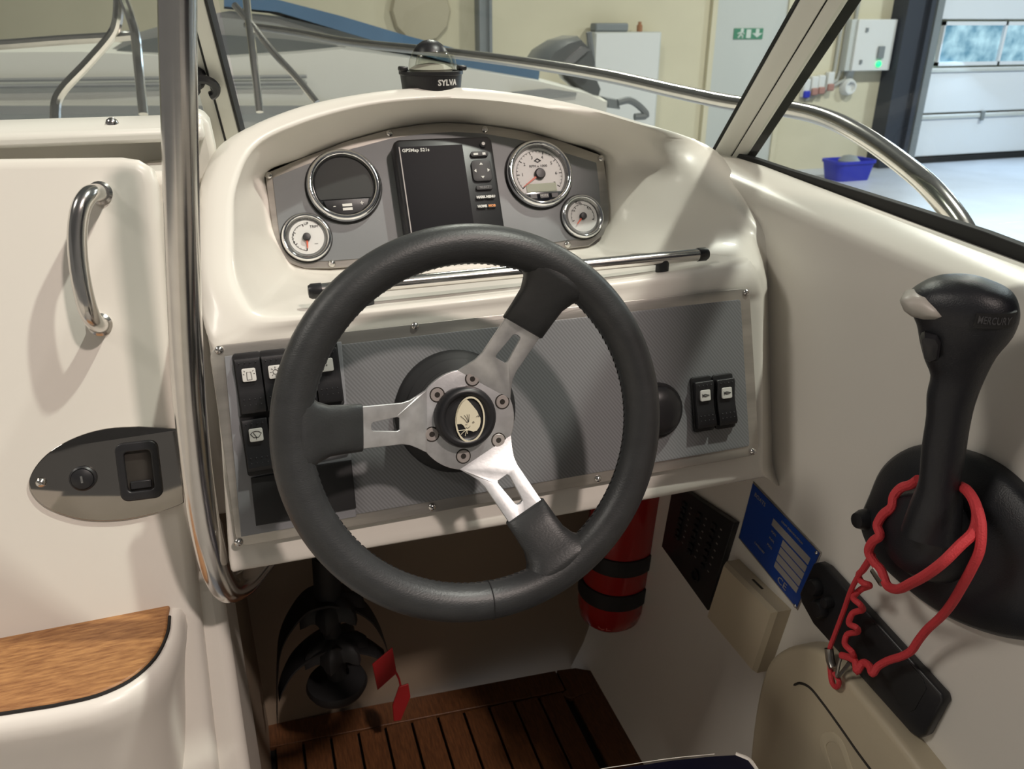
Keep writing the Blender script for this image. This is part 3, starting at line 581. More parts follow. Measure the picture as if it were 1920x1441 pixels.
# ================================================================== INSTRUMENT PANEL
def screws(parent, fr, pts, c, name='screw', sc=1):
    for x, y in pts:
        a, b = fr.px(x, y, c); o = inst(name, SCREW, fr.rot(random.uniform(0, 3), a, b, c), parent)
        if sc != 1: o.scale = (sc, sc, sc)
ip = thing('instrument_panel', 'arched grey instrument plate with a steel border in the hooded recess', 'panel', P2.pt(.16, -.08))
opx_ = [(540, 492), (522, 470), (513, 440), (505, 388), (497, 326), (563, 298), (647, 266), (730, 243), (785, 234), (834, 230), (910, 235), (987, 247), (1050, 264), (1131, 293), (1137, 340), (1142, 385), (1141, 414), (1131, 440), (1104, 461), (1050, 468), (900, 482), (720, 496), (620, 503), (572, 503)]
opl = [P2.px(x, y, .003) for x, y in opx_]
obj('border_plate', MB().fill([opl], P2, -.006, .004, .0008), BRUSH, ip)
ipx = [(556, 481), (538, 468), (524, 440), (518, 395), (511, 334), (570, 310), (652, 281), (735, 259), (790, 251), (850, 247), (905, 250), (975, 262), (1040, 280), (1118, 305), (1123, 345), (1126, 388), (1124, 410), (1113, 430), (1090, 447), (1040, 454), (900, 467), (720, 481), (620, 489), (580, 490)]
obj('face_plate', MB().fill([[P2.px(x, y, .005) for x, y in ipx]], P2, .004, .0055, .0005), GREY, ip)
screws(ip, P2, [(504, 329), (730, 250), (909, 243), (1127, 297), (622, 494), (1064, 458)], .004, sc=1.15)
def gauge(px, py, R, label, kind):
    a, b = P2.px(px, py, .008); F = P2.rot(0, a, b, .0055)
    t = thing('gauge', label, 'gauge', F.o, 'gauges on the instrument panel')
    k = R/.047
    obj('bezel', MB().lathe([(R*.99, 0), (R, .004*k), (R*.985, .009*k), (R*.94, .0122*k), (R*.88, .0122*k), (R*.84, .0105*k)], F, 56, caps=False), CHROME, t, auto=60)
    ri = .78 if kind == 'tach' else (.80 if kind == 'display' else .68)
    obj('inner_ring', MB().loft([[F.pt(r_*math.cos(u), r_*math.sin(u), h) for u in np.linspace(0, 2*math.pi, 56, endpoint=False)] for r_, h in ((R*.985, .003*k), (R*.985, .008*k), (R*.85, .0108*k), (R*ri, .0030), (R*ri, .0015))], True, False, False), RINGG, t, auto=60)
    obj('gasket_ring', MB().lathe([(R*1.04, 0), (R*1.04, .0012), (R*.98, .0016)], F, 48), RUBBER, t)
    if kind == 'display':
        d = obj('display', MB().lathe([(R*.84, .003), (R*.84, .0042)], F, 48), LCDK, t)
        obj('screen', MB().fill([[(R*.78*math.cos(u), max(R*.78*math.sin(u), -R*.36)) for u in np.linspace(0, 6.283, 60, endpoint=False)]], F, .0042, .0052), mat('grey_lcd', (.075, .076, .075), .08), d, smooth=False)
        kb = obj('key_bar', MB().fill([[(R*x, R*y) for x, y in ((-.62, -.40), (.62, -.40), (.55, -.60), (.35, -.76), (0, -.83), (-.35, -.76), (-.55, -.60))]], F, .005, .0085, .0008), BLACK, t)
        obj('key_print', lettering(lettering(MB(), '-', .012, F, -R*.34, -R*.56, .0087), '+', .010, F, R*.40, -R*.54, .0087).fbox(F, 0, -R*.56, .0085, .0092, R*.26, R*.07).fbox(F, 0, -R*.67, .0085, .0092, R*.26, R*.07), ICON, kb, smooth=False)
        return t
    obj('dial', MB().lathe([(R*.84, .0025), (R*.84, .0034)], F, 48), DIAL, t)
    m = MB(); lo, hi = (215, -35) if kind == 'tach' else ((100, 265) if kind == 'trim' else (200, -20))
    n_ = 28 if kind == 'tach' else 12; rt = .70 if kind == 'tach' else .55
    for i in range(n_+1):
        u = math.radians(lo+(hi-lo)*i/n_); L_ = .09 if i % 4 == 0 else .045
        p = F.pt(R*rt*math.cos(u), R*rt*math.sin(u), .0036); q = F.pt(R*(rt-L_)*math.cos(u), R*(rt-L_)*math.sin(u), .0036); m.tube([p, q], .0003 if i % 4 else .0006, 4)
    m.tube([F.pt(R*rt*math.cos(u), R*rt*math.sin(u), .0036) for u in np.radians(np.linspace(lo, hi, 30))], .0003, 4)
    if kind == 'tach':
        for i, txt in enumerate('01234567'):
            u = math.radians(lo+(hi-lo)*i/7); lettering(m, txt, .0062, F, R*.52*math.cos(u), R*.52*math.sin(u), .0037)
        lettering(m, 'RPM x 1000', .0048, F, 0, R*.24, .0037, 1.1)
        m.fill([[(R*.12, R*.40), (0, R*.48), (-R*.12, R*.40), (0, R*.34)], [(R*.06, R*.40), (0, R*.44), (-R*.06, R*.40), (0, R*.37)]], F, .0035, .0039)
    elif kind == 'trim':
        for x, y, txt in ((-.52, .16, '4'), (-.56, 0, '2'), (-.52, -.18, '0'), (.05, .56, 'UP'), (.34, .42, 'TRIM'), (.35, -.28, '---')): lettering(m, txt, .0045, F, R*x, R*y, .0037)
    else:
        for x, y, txt in ((-.42, .28, '1/4'), (.36, .34, '1/2'), (.50, -.16, '1'), (-.1, .62, 'FUEL')): lettering(m, txt, .0042, F, R*x, R*y, .0037)
    obj('dial_print', m, PRINT, t, smooth=False)
    an = {'tach': 213, 'trim': 268, 'fuel': 225}[kind]; u = math.radians(an); ln = R*(.66 if kind == 'tach' else .48)
    d = V(math.cos(u), math.sin(u)); s = V(-d[1], d[0])
    obj('needle', MB().prism([F.pt(*(s*.0016), .0055), F.pt(*(d*ln+s*.0005), .0055), F.pt(*(d*ln-s*.0005), .0055), F.pt(*(-s*.0016), .0055)], F.n*.0008), REDN, t, smooth=False)
    obj('needle_hub', MB().lathe([(R*.16, .0035), (R*.16, .0075), (R*.13, .009), (R*.05, .0092)], F, 24), BLACK, t)
    if kind == 'tach':
        obj('lcd', MB().fbox(F, 0, -R*.40, .0034, .0045, R*.92, R*.24), LCD, t, smooth=False)
        kb = obj('key_bar', MB().fill([[(R*x, R*y) for x, y in ((-.60, -.56), (.60, -.56), (.50, -.68), (.30, -.80), (0, -.85), (-.30, -.80), (-.50, -.68))]], F, .004, .009, .0008), CHROME, t)
        for x, w_ in ((-.33, .22), (0, .28), (.33, .22)): obj('key', MB().fbox(F, R*x, -R*.68, .009, .0105, R*w_, R*.15), BLACK, kb, bevel=.0006)
        obj('key_print', lettering(MB(), 'MODE', .0042, F, 0, -R*.68, .0107), WHITEP, kb, smooth=False)
    obj('lens', MB().lathe([(R*.845, .0100*k), (R*.845, .0108*k)], F, 40), glassmat('lens_glass', (.97, .97, .97), .5) if 'lens_glass' not in bpy.data.materials else bpy.data.materials['lens_glass'], t)
    return t
gauge(645, 349, .0465, 'large chrome gauge with blank dark display left of the chartplotter', 'display')
gauge(1011, 327, .0465, 'large white-faced chrome tachometer right of the chartplotter', 'tach')
gauge(575, 445, .0305, 'small white-faced chrome gauge at the lower left of the plate', 'trim')
gauge(1092, 406, .0305, 'small white-faced chrome gauge at the lower right of the plate', 'fuel')
# chartplotter
ct = .034
cp_px = [(729, 262), (923, 252), (948, 440), (772, 458)]
cq = [P2.px(x, y, ct) for x, y in cp_px]
cc = np.mean(np.array(cq), axis=0); cw = (cq[1][0]-cq[0][0]+cq[2][0]-cq[3][0])/2; ch = (cq[0][1]-cq[3][1]+cq[1][1]-cq[2][1])/2
CPF = P2.rot(0, float(cc[0]), float(cc[1]), 0)
cpt = thing('chartplotter', 'black chartplotter with a dark switched-off screen and keypad', 'chartplotter', CPF.pt(0, -ch/2, .0055))
lo = []
for s_, h in ((.93, .0055), (1.0, .012), (1.0, .027), (.985, .032), (.95, ct)):
    lo.append([CPF.pt(x*s_, y*s_, h) for x, y in rrect(cw, ch, .008)])
obj('housing', MB().loft(lo, True, True, True), BLACK, cpt, auto=50)
sq = [P2.px(x, y, ct) for x, y in ((747, 276), (868, 271), (889, 436), (776, 450))]
sa = [(a-cc[0], b-cc[1]) for a, b in sq]
sx0, sx1 = (sa[0][0]+sa[3][0])/2, (sa[1][0]+sa[2][0])/2; sy1 = (sa[0][1]+sa[1][1])/2; sy0 = -ch/2+.008
scn = obj('screen', MB().fbox(CPF, (sx0+sx1)/2, (sy0+sy1)/2, ct-.001, ct+.0006, sx1-sx0, sy1-sy0), SCREEN, cpt, smooth=False)
obj('screen_edge', MB().fbox(CPF, sx0-.0006, (sy0+sy1)/2, ct, ct+.001, .0014, sy1-sy0), mat('grey_edge', (.30, .28, .27), .4), scn, smooth=False)
obj('lettering', lettering(MB(), 'GPSMap 521s', .0060, CPF, sx0+.020, sy1-.005, ct+.0009, 1.05, .0001), WHITEP, scn, smooth=False)
kx = (sx1+cw/2)/2
def key(b, w_, h_, mt, r=.002, a=0, z=.0022): return obj('key', MB().fill([rrect(w_, h_, r, 4)], CPF.rot(0, kx+a, b, 0), ct-.001, ct+z, .0007), mt, cpt)
DKKEY = mat('key_rubber', (.022, .022, .024), .5)
ky = sy1
pw = obj('key', MB().lathe([(.0045, ct), (.0045, ct+.002), (.003, ct+.003)], CPF.rot(0, kx+.007, ky-.001, 0), 16), DKKEY, cpt); obj('key_print', MB().lathe([(.0022, ct+.003), (.0022, ct+.0034)], CPF.rot(0, kx+.007, ky-.001, 0), 12), WHITEP, pw)
k1 = key(ky-.014, .024, .007, DKKEY, .0033); obj('key_print', MB().fbox(CPF, kx-.005, ky-.014, ct+.0022, ct+.0026, .006, .0025).fbox(CPF, kx+.006, ky-.014, ct+.0022, ct+.0026, .004, .003), WHITEP, k1, smooth=False)
k2 = key(ky-.036, .026, .028, DKKEY, .005); m = MB(); kf = CPF.rot(0, kx, ky-.036, ct+.0022)
for i in range(4):
    u = i*math.pi/2; m.prism([kf.rot(u).pt(.0105, 0), kf.rot(u).pt(.0075, .0024), kf.rot(u).pt(.0075, -.0024)], kf.n*.0005)
obj('key_print', m, WHITEP, k2, smooth=False)
k3 = key(ky-.0585, .022, .006, DKKEY, .0025); obj('key_print', lettering(MB(), 'SELECT', .004, CPF, kx, ky-.0585, ct+.0025), mat('dim_print', (.3, .3, .3), .6), k3, smooth=False)
for (a, b, txt, mt) in ((-.0065, -.071, 'MARK', WHITEP), (.0065, -.071, 'MENU', WHITEP), (-.0065, -.083, 'HOME', WHITEP), (.0065, -.083, 'MOB', ORANGEP)):
    kk = key(ky+b, .0115, .0055, DKKEY, .002, a); obj('key_print', lettering(MB(), txt, .0044, CPF, kx+a, ky+b, ct+.0025, 1, .0002), mt, kk, smooth=False)
# ================================================================== SWITCH PANEL
spn = thing('switch_panel', 'long grey switch panel with a brushed steel border on the console front', 'panel', P1.pt(.06, -.10))
c4 = [P1.px(*p, .002) for p in ((399, 648), (1407, 539), (1420, 851), (438, 1027))]
px0, px1 = (c4[0][0]+c4[3][0])/2, (c4[1][0]+c4[2][0])/2; py1 = (c4[0][1]+c4[1][1])/2; py0 = (c4[2][1]+c4[3][1])/2
pcx, pcy, pw_, ph_ = (px0+px1)/2, (py0+py1)/2, px1-px0, py1-py0
obj('border_plate', MB().fill([rrect(pw_, ph_, .012, 6, pcx, pcy)], P1, .0, .003, .0006), BRUSH, spn)
obj('face_plate', MB().fill([rrect(pw_-.026, ph_-.024, .003, 3, pcx, pcy)], P1, .003, .0042, .0004), GREYW, spn)
screws(spn, P1, [(411, 656), (778, 611), (1399, 548), (1412, 846), (1121, 897), (810, 950), (447, 1016)], .003)
# grey moulded switch surround at the left
sx_ = [P1.px(*p, .005) for p in ((421, 668), (640, 640), (668, 968), (452, 1006))]
obj('switch_surround', MB().fill([sx_], P1, .0042, .0055, .0006), GREYF, spn)
def pquad(pts, c): return [P1.px(x, y, c) for x, y in pts]
for lbk in ([(470, 896), (536, 884), (548, 974), (480, 986)], [(591, 872), (659, 862), (668, 952), (604, 964)]):
    obj('blanking_plate', MB().fill([pquad(lbk, .008)], P1, .0055, .0085, .001), BLACKM, spn)
obj('blanking_plate', MB().fill([pquad([(583, 818), (652, 806), (656, 846), (588, 860)], .008)], P1, .0055, .0085, .001), BLACKM, spn)
# rocker switches
def rocker(px, py, w_, h_, label, icon):
    a, b = P1.px(px, py, .008); F = P1.rot(0, a, b, .0055)
    t = thing('rocker_switch', label, 'switch', F.o-F.v*h_/2, 'rocker switches on the panel')
    obj('bezel', MB().fill([rrect(w_+.003, h_+.010, .003, 4)], F, -.001, .003, .0008), BLACKM, t)
    prof = [(-.5, .002), (-.5, .0085), (-.42, .0105), (-.1, .0078), (.1, .0072), (.42, .0098), (.5, .0085), (.5, .002)]
    lo = [[F.pt(x*w_, y*h_, c) for y, c in prof] for x in (-.5, -.46, .46, .5)]
    rb = obj('rocker', MB().loft(lo, True, True, True), BLACK, t, bevel=.0006)
    m = MB()
    for ry in (-.24, -.34):
        for i in range(4): m.lathe([(.0008, .0083), (.0006, .0098), (.0002, .0102)], F, 6, (-.33+.22*i)*w_, ry*h_)
    for i in range(4): m.lathe([(.0008, .0083), (.0006, .0105), (.0002, .0112)], F, 6, (-.33+.22*i)*w_, .42*h_)
    obj('grip_dots', m, DOTM, rb, kind='stuff')
    ic = obj('icon_plate', MB().fill([rrect(w_*.55, w_*.55, .0015, 3, 0, .20*h_)], F, .0075, .0098, .0003), ICON, t)
    m = MB(); G = F.rot(0, 0, .20*h_, .0099); s_ = w_*.2
    ln = lambda pts, r=.0003: m.tube([G.pt(x*s_, y*s_) for x, y in pts], r, 4)
    if icon == 'lamp':
        ln([(-.5, -1), (-.4, .6), (.4, .6), (.5, -1), (-.5, -1)]); [ln([(.9*math.cos(u), .2+.9*math.sin(u)), (1.2*math.cos(u), .2+1.2*math.sin(u))]) for u in (0, .6, 2.5, 3.14)]
    elif icon == 'sun':
        ln([(.5*math.cos(u), .5*math.sin(u)) for u in np.linspace(0, 6.28, 12)]); [ln([(.7*math.cos(u), .7*math.sin(u)), (1.1*math.cos(u), 1.1*math.sin(u))]) for u in np.linspace(0, 6.28, 9)[:-1]]
    elif icon == 'wiper':
        ln([(-1.1, .3), (-.6, .7), (.0, .8), (.6, .7), (1.1, .3), (.5, -.5), (-.5, -.5), (-1.1, .3)]); ln([(0, -.9), (.0, -.4), (-.5, .5)])
    elif icon == 'dot':
        m.lathe([(.0006, 0), (.0006, .0003)], G, 8)
    else:
        ln([(-.9, .1), (-.2, .3), (1, 0), (-.1, -.25), (-.9, .1)], .0006); ln([(-.9, .5), (-.9, -.5)])
    obj('icon', m, PRINT, ic, smooth=False); return t
W_, H_ = .0225, .052
rocker(470, 722, W_, H_, 'black rocker switch with a lamp icon, leftmost of the top row', 'lamp')
rocker(519, 716, W_, H_, 'black rocker switch with a sun icon beside the lamp switch', 'sun')
rocker(567, 709, W_, H_, 'black rocker switch mostly hidden behind the wheel rim', 'sun')
rocker(614, 703, W_, H_, 'black rocker switch with a dot icon, last of the top row', 'dot')
rocker(483, 832, W_, H_*.95, 'black rocker switch with a wiper icon in the lower row', 'wiper')
rocker(532, 826, W_, H_*.95, 'black rocker switch of the lower row hidden behind the rim', 'wiper')
rocker(1318, 757, W_, H_, 'shaded black rocker switch with a trim tab icon, left of the pair', 'tab')
rocker(1358, 752, W_, H_, 'brightly lit black rocker switch with a trim tab icon, right of the pair', 'tab')
# round black socket cover
a, b = P1.px(1232, 769, .006); F = P1.rot(0, a, b, .0042)
kn = thing('socket_cover', 'round domed black socket cover half hidden by the wheel rim', 'cover', F.o)
obj('flange', MB().lathe([(.031, 0), (.031, .003), (.029, .005)], F, 32), BLACKM, kn); obj('cap', MB().lathe([(.027, .004), (.0265, .010), (.022, .015), (.012, .0175), (.002, .018)], F, 32), BLACK, kn)
# ================================================================== GRAB BAR on the ledge
gb = thing('grab_bar', 'slim stainless grab bar on two black posts along the ledge', 'bar', QP.pp(960, 575))
gz = float(QP.pp(700, 585)[2])+.028
p0 = at(584, 546, (0, .785, gz), (0, 1, 0)); p1 = at(1322, 476, (0, .785, gz), (0, 1, 0))
gd = nrm(p1-p0)
obj('rod', MB().tube([p0+gd*.004, p1-gd*.006], .0072, 18), STEEL, gb)
for p, s_ in ((p0, -1), (p1, 1)):
    FF = Fr(p-gd*s_*.006, (0, 1, 0), np.cross(gd, V(0, 1, 0)), gd*s_); obj('end_cap', MB().lathe([(.0078, -.004), (.0078, .006), (.006, .009), (.002, .0095)], FF, 18), BLACK, gb)
for x, y in ((686, 540), (1243, 484)):
    t_ = (at(x, y, p0, (0, 1, 0))-p0)@gd; c = p0+gd*t_
    obj('post', MB().lathe([(.0075, -.034), (.0075, -.002), (.005, .002)], Fr(c, (1, 0, 0), (0, 1, 0), (0, 0, 1)), 16), BLACK, gb)
# ================================================================== COMPASS
c0 = onY(809, 160, 1.075); cb = Fr((c0[0], 1.075, c0[2]+.001), (1, 0, 0), (0, 1, 0), (0, 0, 1))
cm = thing('compass', 'black bulkhead compass with clear dome on top of the hood', 'compass', cb.o)
k = 1.12/1500
obj('base', MB().lathe([(.0365, -.012), (.0378, -.004), (.0395, .012), (.041, .013), (.041, .017), (.036, .017), (.035, .014)], cb, 40), BLACK, cm, auto=50)
for s_ in (-1, 1): obj('pivot', MB().box(cb.pt(s_*.038, -.01, .020), (.011, .014, .006)), BLACK, cm, bevel=.002)
obj('card', MB().lathe([(.026, .013), (.028, .019), (.018, .024), (.002, .026)], cb, 20), mat('compass_card', (.42, .42, .36), .5), cm, auto=20)
obj('dome', MB().lathe([(.0285, .015), (.0285, .020), (.0268, .030), (.0225, .0385), (.0165, .045), (.008, .0495), (.001, .051)], cb, 40), DOME, cm, auto=60)
obj('cap', MB().lathe([(.0215, .0395), (.0195, .0435), (.0155, .0478), (.010, .0512), (.004, .0530), (.001, .0532)], cb, 40), BLACK, cm, auto=60)
m = MB()
vs, fs = text2d('SYLVA', .0098, .0006, 1.0, .0003)
yaw = math.radians(-8)
def wrap(x, y, z):
    t = -math.pi/2+x/.0383+math.radians(20); r_ = .0380+.0015*((y+.008)/.016)+z
    return cb.pt(r_*math.cos(t), r_*math.sin(t), y+.004)
m.add([wrap(*v) for v in vs], fs); obj('lettering', m, WHITEP, cm, smooth=False)
obj('rear_hood', MB().lathe([(.030, 0), (.029, .02), (.024, .038), (.021, .038), (.025, .02), (.026, 0)], cb.rot(0, .014, .03, -.004), 30), DOME, cm)
# ================================================================== STEERING WHEEL
RW, rw = .1600, .0172
sw_ = thing('steering_wheel', 'black leather three-spoke steering wheel with aluminium centre', 'steering wheel', WH.pt(0, -.177))
ring = [WH.pt(RW*math.cos(u), RW*math.sin(u)) for u in np.linspace(0, 2*math.pi, 120, endpoint=False)]
loops = []
for u in np.linspace(0, 2*math.pi, 121)[:-1]:
    d = (math.cos(u), math.sin(u)); L_ = []
    for v in np.linspace(0, 2*math.pi, 20, endpoint=False):
        r_ = RW+rw*1.0*math.cos(v); L_.append(WH.pt(r_*d[0], r_*d[1], rw*1.0*math.sin(v)))
    loops.append(L_)
loops.append(loops[0])
rim = obj('rim', MB().loft(loops, True, False, False), LEATHER, sw_)
u = math.radians(-92); sd = [WH.pt((RW+rw*1.012*math.cos(v))*math.cos(u), (RW+rw*1.012*math.cos(v))*math.sin(u), rw*1.012*math.sin(v)) for v in np.linspace(0, 6.283, 24, endpoint=False)]
obj('seam', MB().tube(sd, .0006, 5, True), BLACKM, rim)
# stitching along the inner edge
m = MB()
for i in range(150):
    u = i/150*2*math.pi; r_ = RW-rw*.99; p = WH.pt(r_*math.cos(u), r_*math.sin(u), -.004); q = WH.pt((r_-.0003)*math.cos(u+.022), (r_-.0003)*math.sin(u+.022), -.001); m.tube([p, q], .0005, 4)
obj('stitching', m, BLACKM, rim, kind='stuff')
HC = -.046
SPK = (174, 55, -65)
def bend(r_): return HC+(.040)*max(0, min(1, (r_-.048)/.095))
spd = MB()
hub = []
for i in range(72):
    u = 2*math.pi*i/72; dmin = min(abs((math.degrees(u)-s+180) % 360-180) for s in SPK)
    hub.append((.0475+.006*max(0, 1-dmin/34)**1.2)); 
spd.fill([[(hub[i]*math.cos(2*math.pi*i/72), hub[i]*math.sin(2*math.pi*i/72)) for i in range(72)]], WH, HC-.003, HC+.0025, .0007)
for s in SPK:
    G = WH.rot(math.radians(s))
    out = [(.036, -.030), (.046, -.0245), (.054, -.0205), (.062, -.0188), (.112, -.0185), (.128, -.0185), (.128, .0185), (.112, .0185), (.062, .0188), (.054, .0205), (.046, .0245), (.036, .030)]
    slot = [(.0640, -.0052), (.0640, .0052), (.0655, .0062), (.0670, .0064), (.0890, .0040), (.0905, .0030), (.0910, 0), (.0905, -.0030), (.0890, -.0040), (.0670, -.0064), (.0655, -.0062)]
    spd.fill([out, slot], G, -.0022, .0022, .0006, f=lambda x, y, z: (x, y, z+HC+.0002+.42*max(0, x-.040)))
obj('spider', spd, ALU, sw_, auto=30)
for s in SPK:
    G = WH.rot(math.radians(s)); lo = []
    for r_, wd, tk_, cz in ((.0985, .0200, .0060, None), (.0995, .0212, .0075, None), (.115, .0214, .0085, None), (.128, .0220, .0100, None), (.138, .0260, .0125, None), (.1465, .0345, .0150, -.001), (.153, .0500, .0155, 0), (.160, .066, .0100, 0)):
        cz = HC+.42*(r_-.040) if cz is None else cz
        lo.append([G.pt(r_+(.0 if abs(x) < .5 else 0), wd*np.sign(math.cos(v))*abs(math.cos(v))**.6, cz+tk_*np.sign(math.sin(v))*abs(math.sin(v))**.75) for v in np.linspace(0, 2*math.pi, 28, endpoint=False) for x in (0,)])
    obj('spoke_cover', MB().loft(lo, True, True, True), LEATHER, sw_, auto=60)
bolt_mb = MB().lathe([(.0062, -.001), (.0062, .0004), (.0058, .0007), (.0026, .0007), (.0024, -.0005)], LOC, 20)
BOLTM = lmesh('bolt', bolt_mb, BOLT); HOLEM = lmesh('bolt_socket', MB().lathe([(.0024, 0), (.0024, .0004)], LOC, 6), HOLE); RINGM = lmesh('bolt_recess', MB().lathe([(.0073, -.0005), (.0073, .0002)], LOC, 20), HOLE)
HF_ = WH.rot(0, 0, 0, HC+.0025)
for (x, y) in ((886, 710), (942, 753), (935, 825), (869, 855), (810, 814), (820, 740)):
    a, b = WH.px(x, y, HC+.003); F = WH.rot(0, a, b, HC+.0025); bo = inst('bolt', BOLTM, F, sw_)
    for nm, me_, c in (('recess', RINGM, -.0001), ('socket', HOLEM, .0005)):
        o2 = bpy.data.objects.new(nm, me_); COL.objects.link(o2); o2.parent = bo; o2.location = (0, 0, c)
a, b = WH.px(876, 783, HC+.014); BF = WH.rot(0, a, b, HC+.0025)
hb = obj('horn_button', MB().lathe([(.0290, 0), (.0292, .006), (.0280, .0105), (.0250, .0130), (.0225, .0128), (.0205, .0108), (.0195, .0100), (.015, .0108), (.008, .0114), (.001, .0116)], BF, 48), BLACK, sw_, auto=60)
ez = HC+.0025+.0117
def epx(lst): return [WH.px(800+x*160/1213, 690+y*190/1441, ez) for x, y in lst]
oval_o = [(615+210*math.cos(u)*math.cos(.06)-328*math.sin(u)*math.sin(.06), 728+328*math.sin(u)*math.cos(.06)+210*math.cos(u)*math.sin(.06)) for u in np.linspace(0, 6.283, 40, endpoint=False)]
oval_i = [(615+188*math.cos(u)*math.cos(.06)-302*math.sin(u)*math.sin(.06), 728+302*math.sin(u)*math.cos(.06)+188*math.cos(u)*math.sin(.06)) for u in np.linspace(0, 6.283, 40, endpoint=False)]
EF = WH
em = MB().fill([epx(oval_o), epx(oval_i)], EF, ez, ez+.0008)
face = [(560, 435), (600, 470), (660, 540), (715, 610), (735, 660), (760, 700), (765, 760), (748, 830), (710, 885), (660, 900), (610, 885), (570, 878), (545, 850), (520, 810), (490, 790), (420, 795), (408, 740), (412, 650), (440, 560), (490, 480)]
em.fill([epx(face)], EF, ez, ez+.0008)
obj('emblem', em, IVORY, hb, smooth=False)
ep = MB()
for ln_ in ([(480, 680), (530, 720), (575, 775)], [(530, 665), (565, 710), (585, 770)], [(570, 655), (585, 700), (592, 765)], [(600, 655), (598, 700), (596, 760)], [(645, 770), (660, 752), (675, 765), (655, 778), (645, 770)], [(545, 800), (575, 800)], [(550, 840), (580, 850), (605, 835), (615, 815)], [(700, 690), (720, 675), (745, 690), (735, 665)]):
    ep.tube([WH.pt(*p, ez+.0010) for p in epx(ln_)], .00022, 4)
obj('emblem_lines', ep, PRINT, hb, smooth=False)
ep = MB()
for ln_ in ([(570, 870), (500, 880), (440, 890)], [(570, 870), (520, 905), (485, 940)], [(570, 870), (550, 930), (545, 960)], [(572, 870), (575, 930)]):
    ep.tube([WH.pt(*p, ez+.0008) for p in epx(ln_)], .00035, 4)
obj('emblem_rays', ep, IVORY, hb, smooth=False)
# steering column boot on the panel
sc = thing('steering_column', 'black ribbed steering column boot behind the wheel hub', 'column', P1.pt(0, -.06))
obj('boot', MB().lathe([(.0625, .004), (.0625, .010), (.060, .014), (.056, .017), (.0535, .020), (.0545, .024), (.050, .028), (.047, .031), (.0475, .035), (.043, .039), (.040, .043), (.033, .046)], P1, 48), BLACKM, sc, auto=50)
hub3 = WH.pt(0, 0, HC); ax = hub3-P1.pt(0, 0, .04)
obj('shaft', MB().tube([P1.pt(0, 0, .02), hub3-P1.n*.003], .026, 24), BLACK, sc)
# ================================================================== PORT SIDE FITTINGS
post_pts = [(331, -160), (332, -40), (333, 60), (336, 200), (340, 360), (345, 540), (352, 700), (363, 830), (377, 940), (392, 1020), (408, 1075), (428, 1104), (455, 1095), (482, 1064), (505, 1035)]
PY = [.70]*10+[.705, .715, .735, .76, .78]
pp_ = [onY(x, y, d) for (x, y), d in zip(post_pts, PY)]
obj('grab_post', MB().tube(cr(pp_, 6), .0138, 24), STEEL, label='tall polished stainless grab post left of the console', cat='post')
# curved handle on the door
hd = obj('door_handle', MB().tube(cr([DF.pp(186, 362, -.004), DF.pp(180, 361, .018), DF.pp(166, 366, .034), DF.pp(153, 386, .041), DF.pp(145, 430, .043), DF.pp(147, 490, .043), DF.pp(156, 545, .042), DF.pp(167, 585, .038), DF.pp(178, 604, .026), DF.pp(186, 608, .010), DF.pp(188, 608, -.004)], 6), .0085, 18), STEEL, label='curved polished stainless grab handle on the white door', cat='handle')
for x, y in ((188, 362), (188, 608)):
    a, b = DF.px(x, y, 0); obj('flange', MB().lathe([(.0115, -.001), (.0115, .002), (.009, .004)], DF.rot(0, a, b, 0), 20), STEEL, hd)
# oval latch plate
lt = thing('latch_plate', 'mirror steel oval latch plate with black pull on the door', 'latch', DF.pp(200, 985))
lp = [(338, 806), (332, 803), (260, 799), (200, 803), (145, 818), (95, 845), (66, 875), (54, 903), (60, 925), (82, 948), (120, 965), (165, 975), (225, 975), (280, 965), (325, 951), (345, 942)]
lpl = [DF.px(x, y, .003) for x, y in lp]; lpl = lpl[:2]+[(p[0], p[1]) for p in cr([V(*p, 0) for p in lpl[2:]], 4)]
obj('plate', MB().fill([lpl], DF, 0, .0035, .0010), DKSTEEL, lt)
a, b = DF.px(262, 881, .004); F = DF.rot(-.03, a, b, .0035)
W2, H2 = .040, .060
obj('pull_frame', MB().fill([rrect(W2, H2, .008), rrect(W2*.62, H2*.68, .004)], F, -.001, .006, .0015), BLACK, lt)
obj('pull_recess', MB().fbox(F, 0, 0, -.0005, .0008, W2*.64, H2*.7), HOLE, lt, smooth=False)
obj('pull_lever', MB().fbox(F, 0, -H2*.24, .001, .004, W2*.5, H2*.14), BLACK, lt, bevel=.001)
a, b = DF.px(156, 896, .004); F = DF.rot(0, a, b, .0035)
lk = obj('lock_barrel', MB().lathe([(.0125, 0), (.0125, .003), (.0108, .0045), (.010, .004), (.010, .006), (.006, .0075), (.001, .0078)], F, 28), BLACK, lt); obj('key_slot', MB().fbox(F, 0, 0, .0076, .0082, .002, .007), STEEL, lk, smooth=False)
screws(lt, DF, [(77, 904)], .0035, sc=1.2)
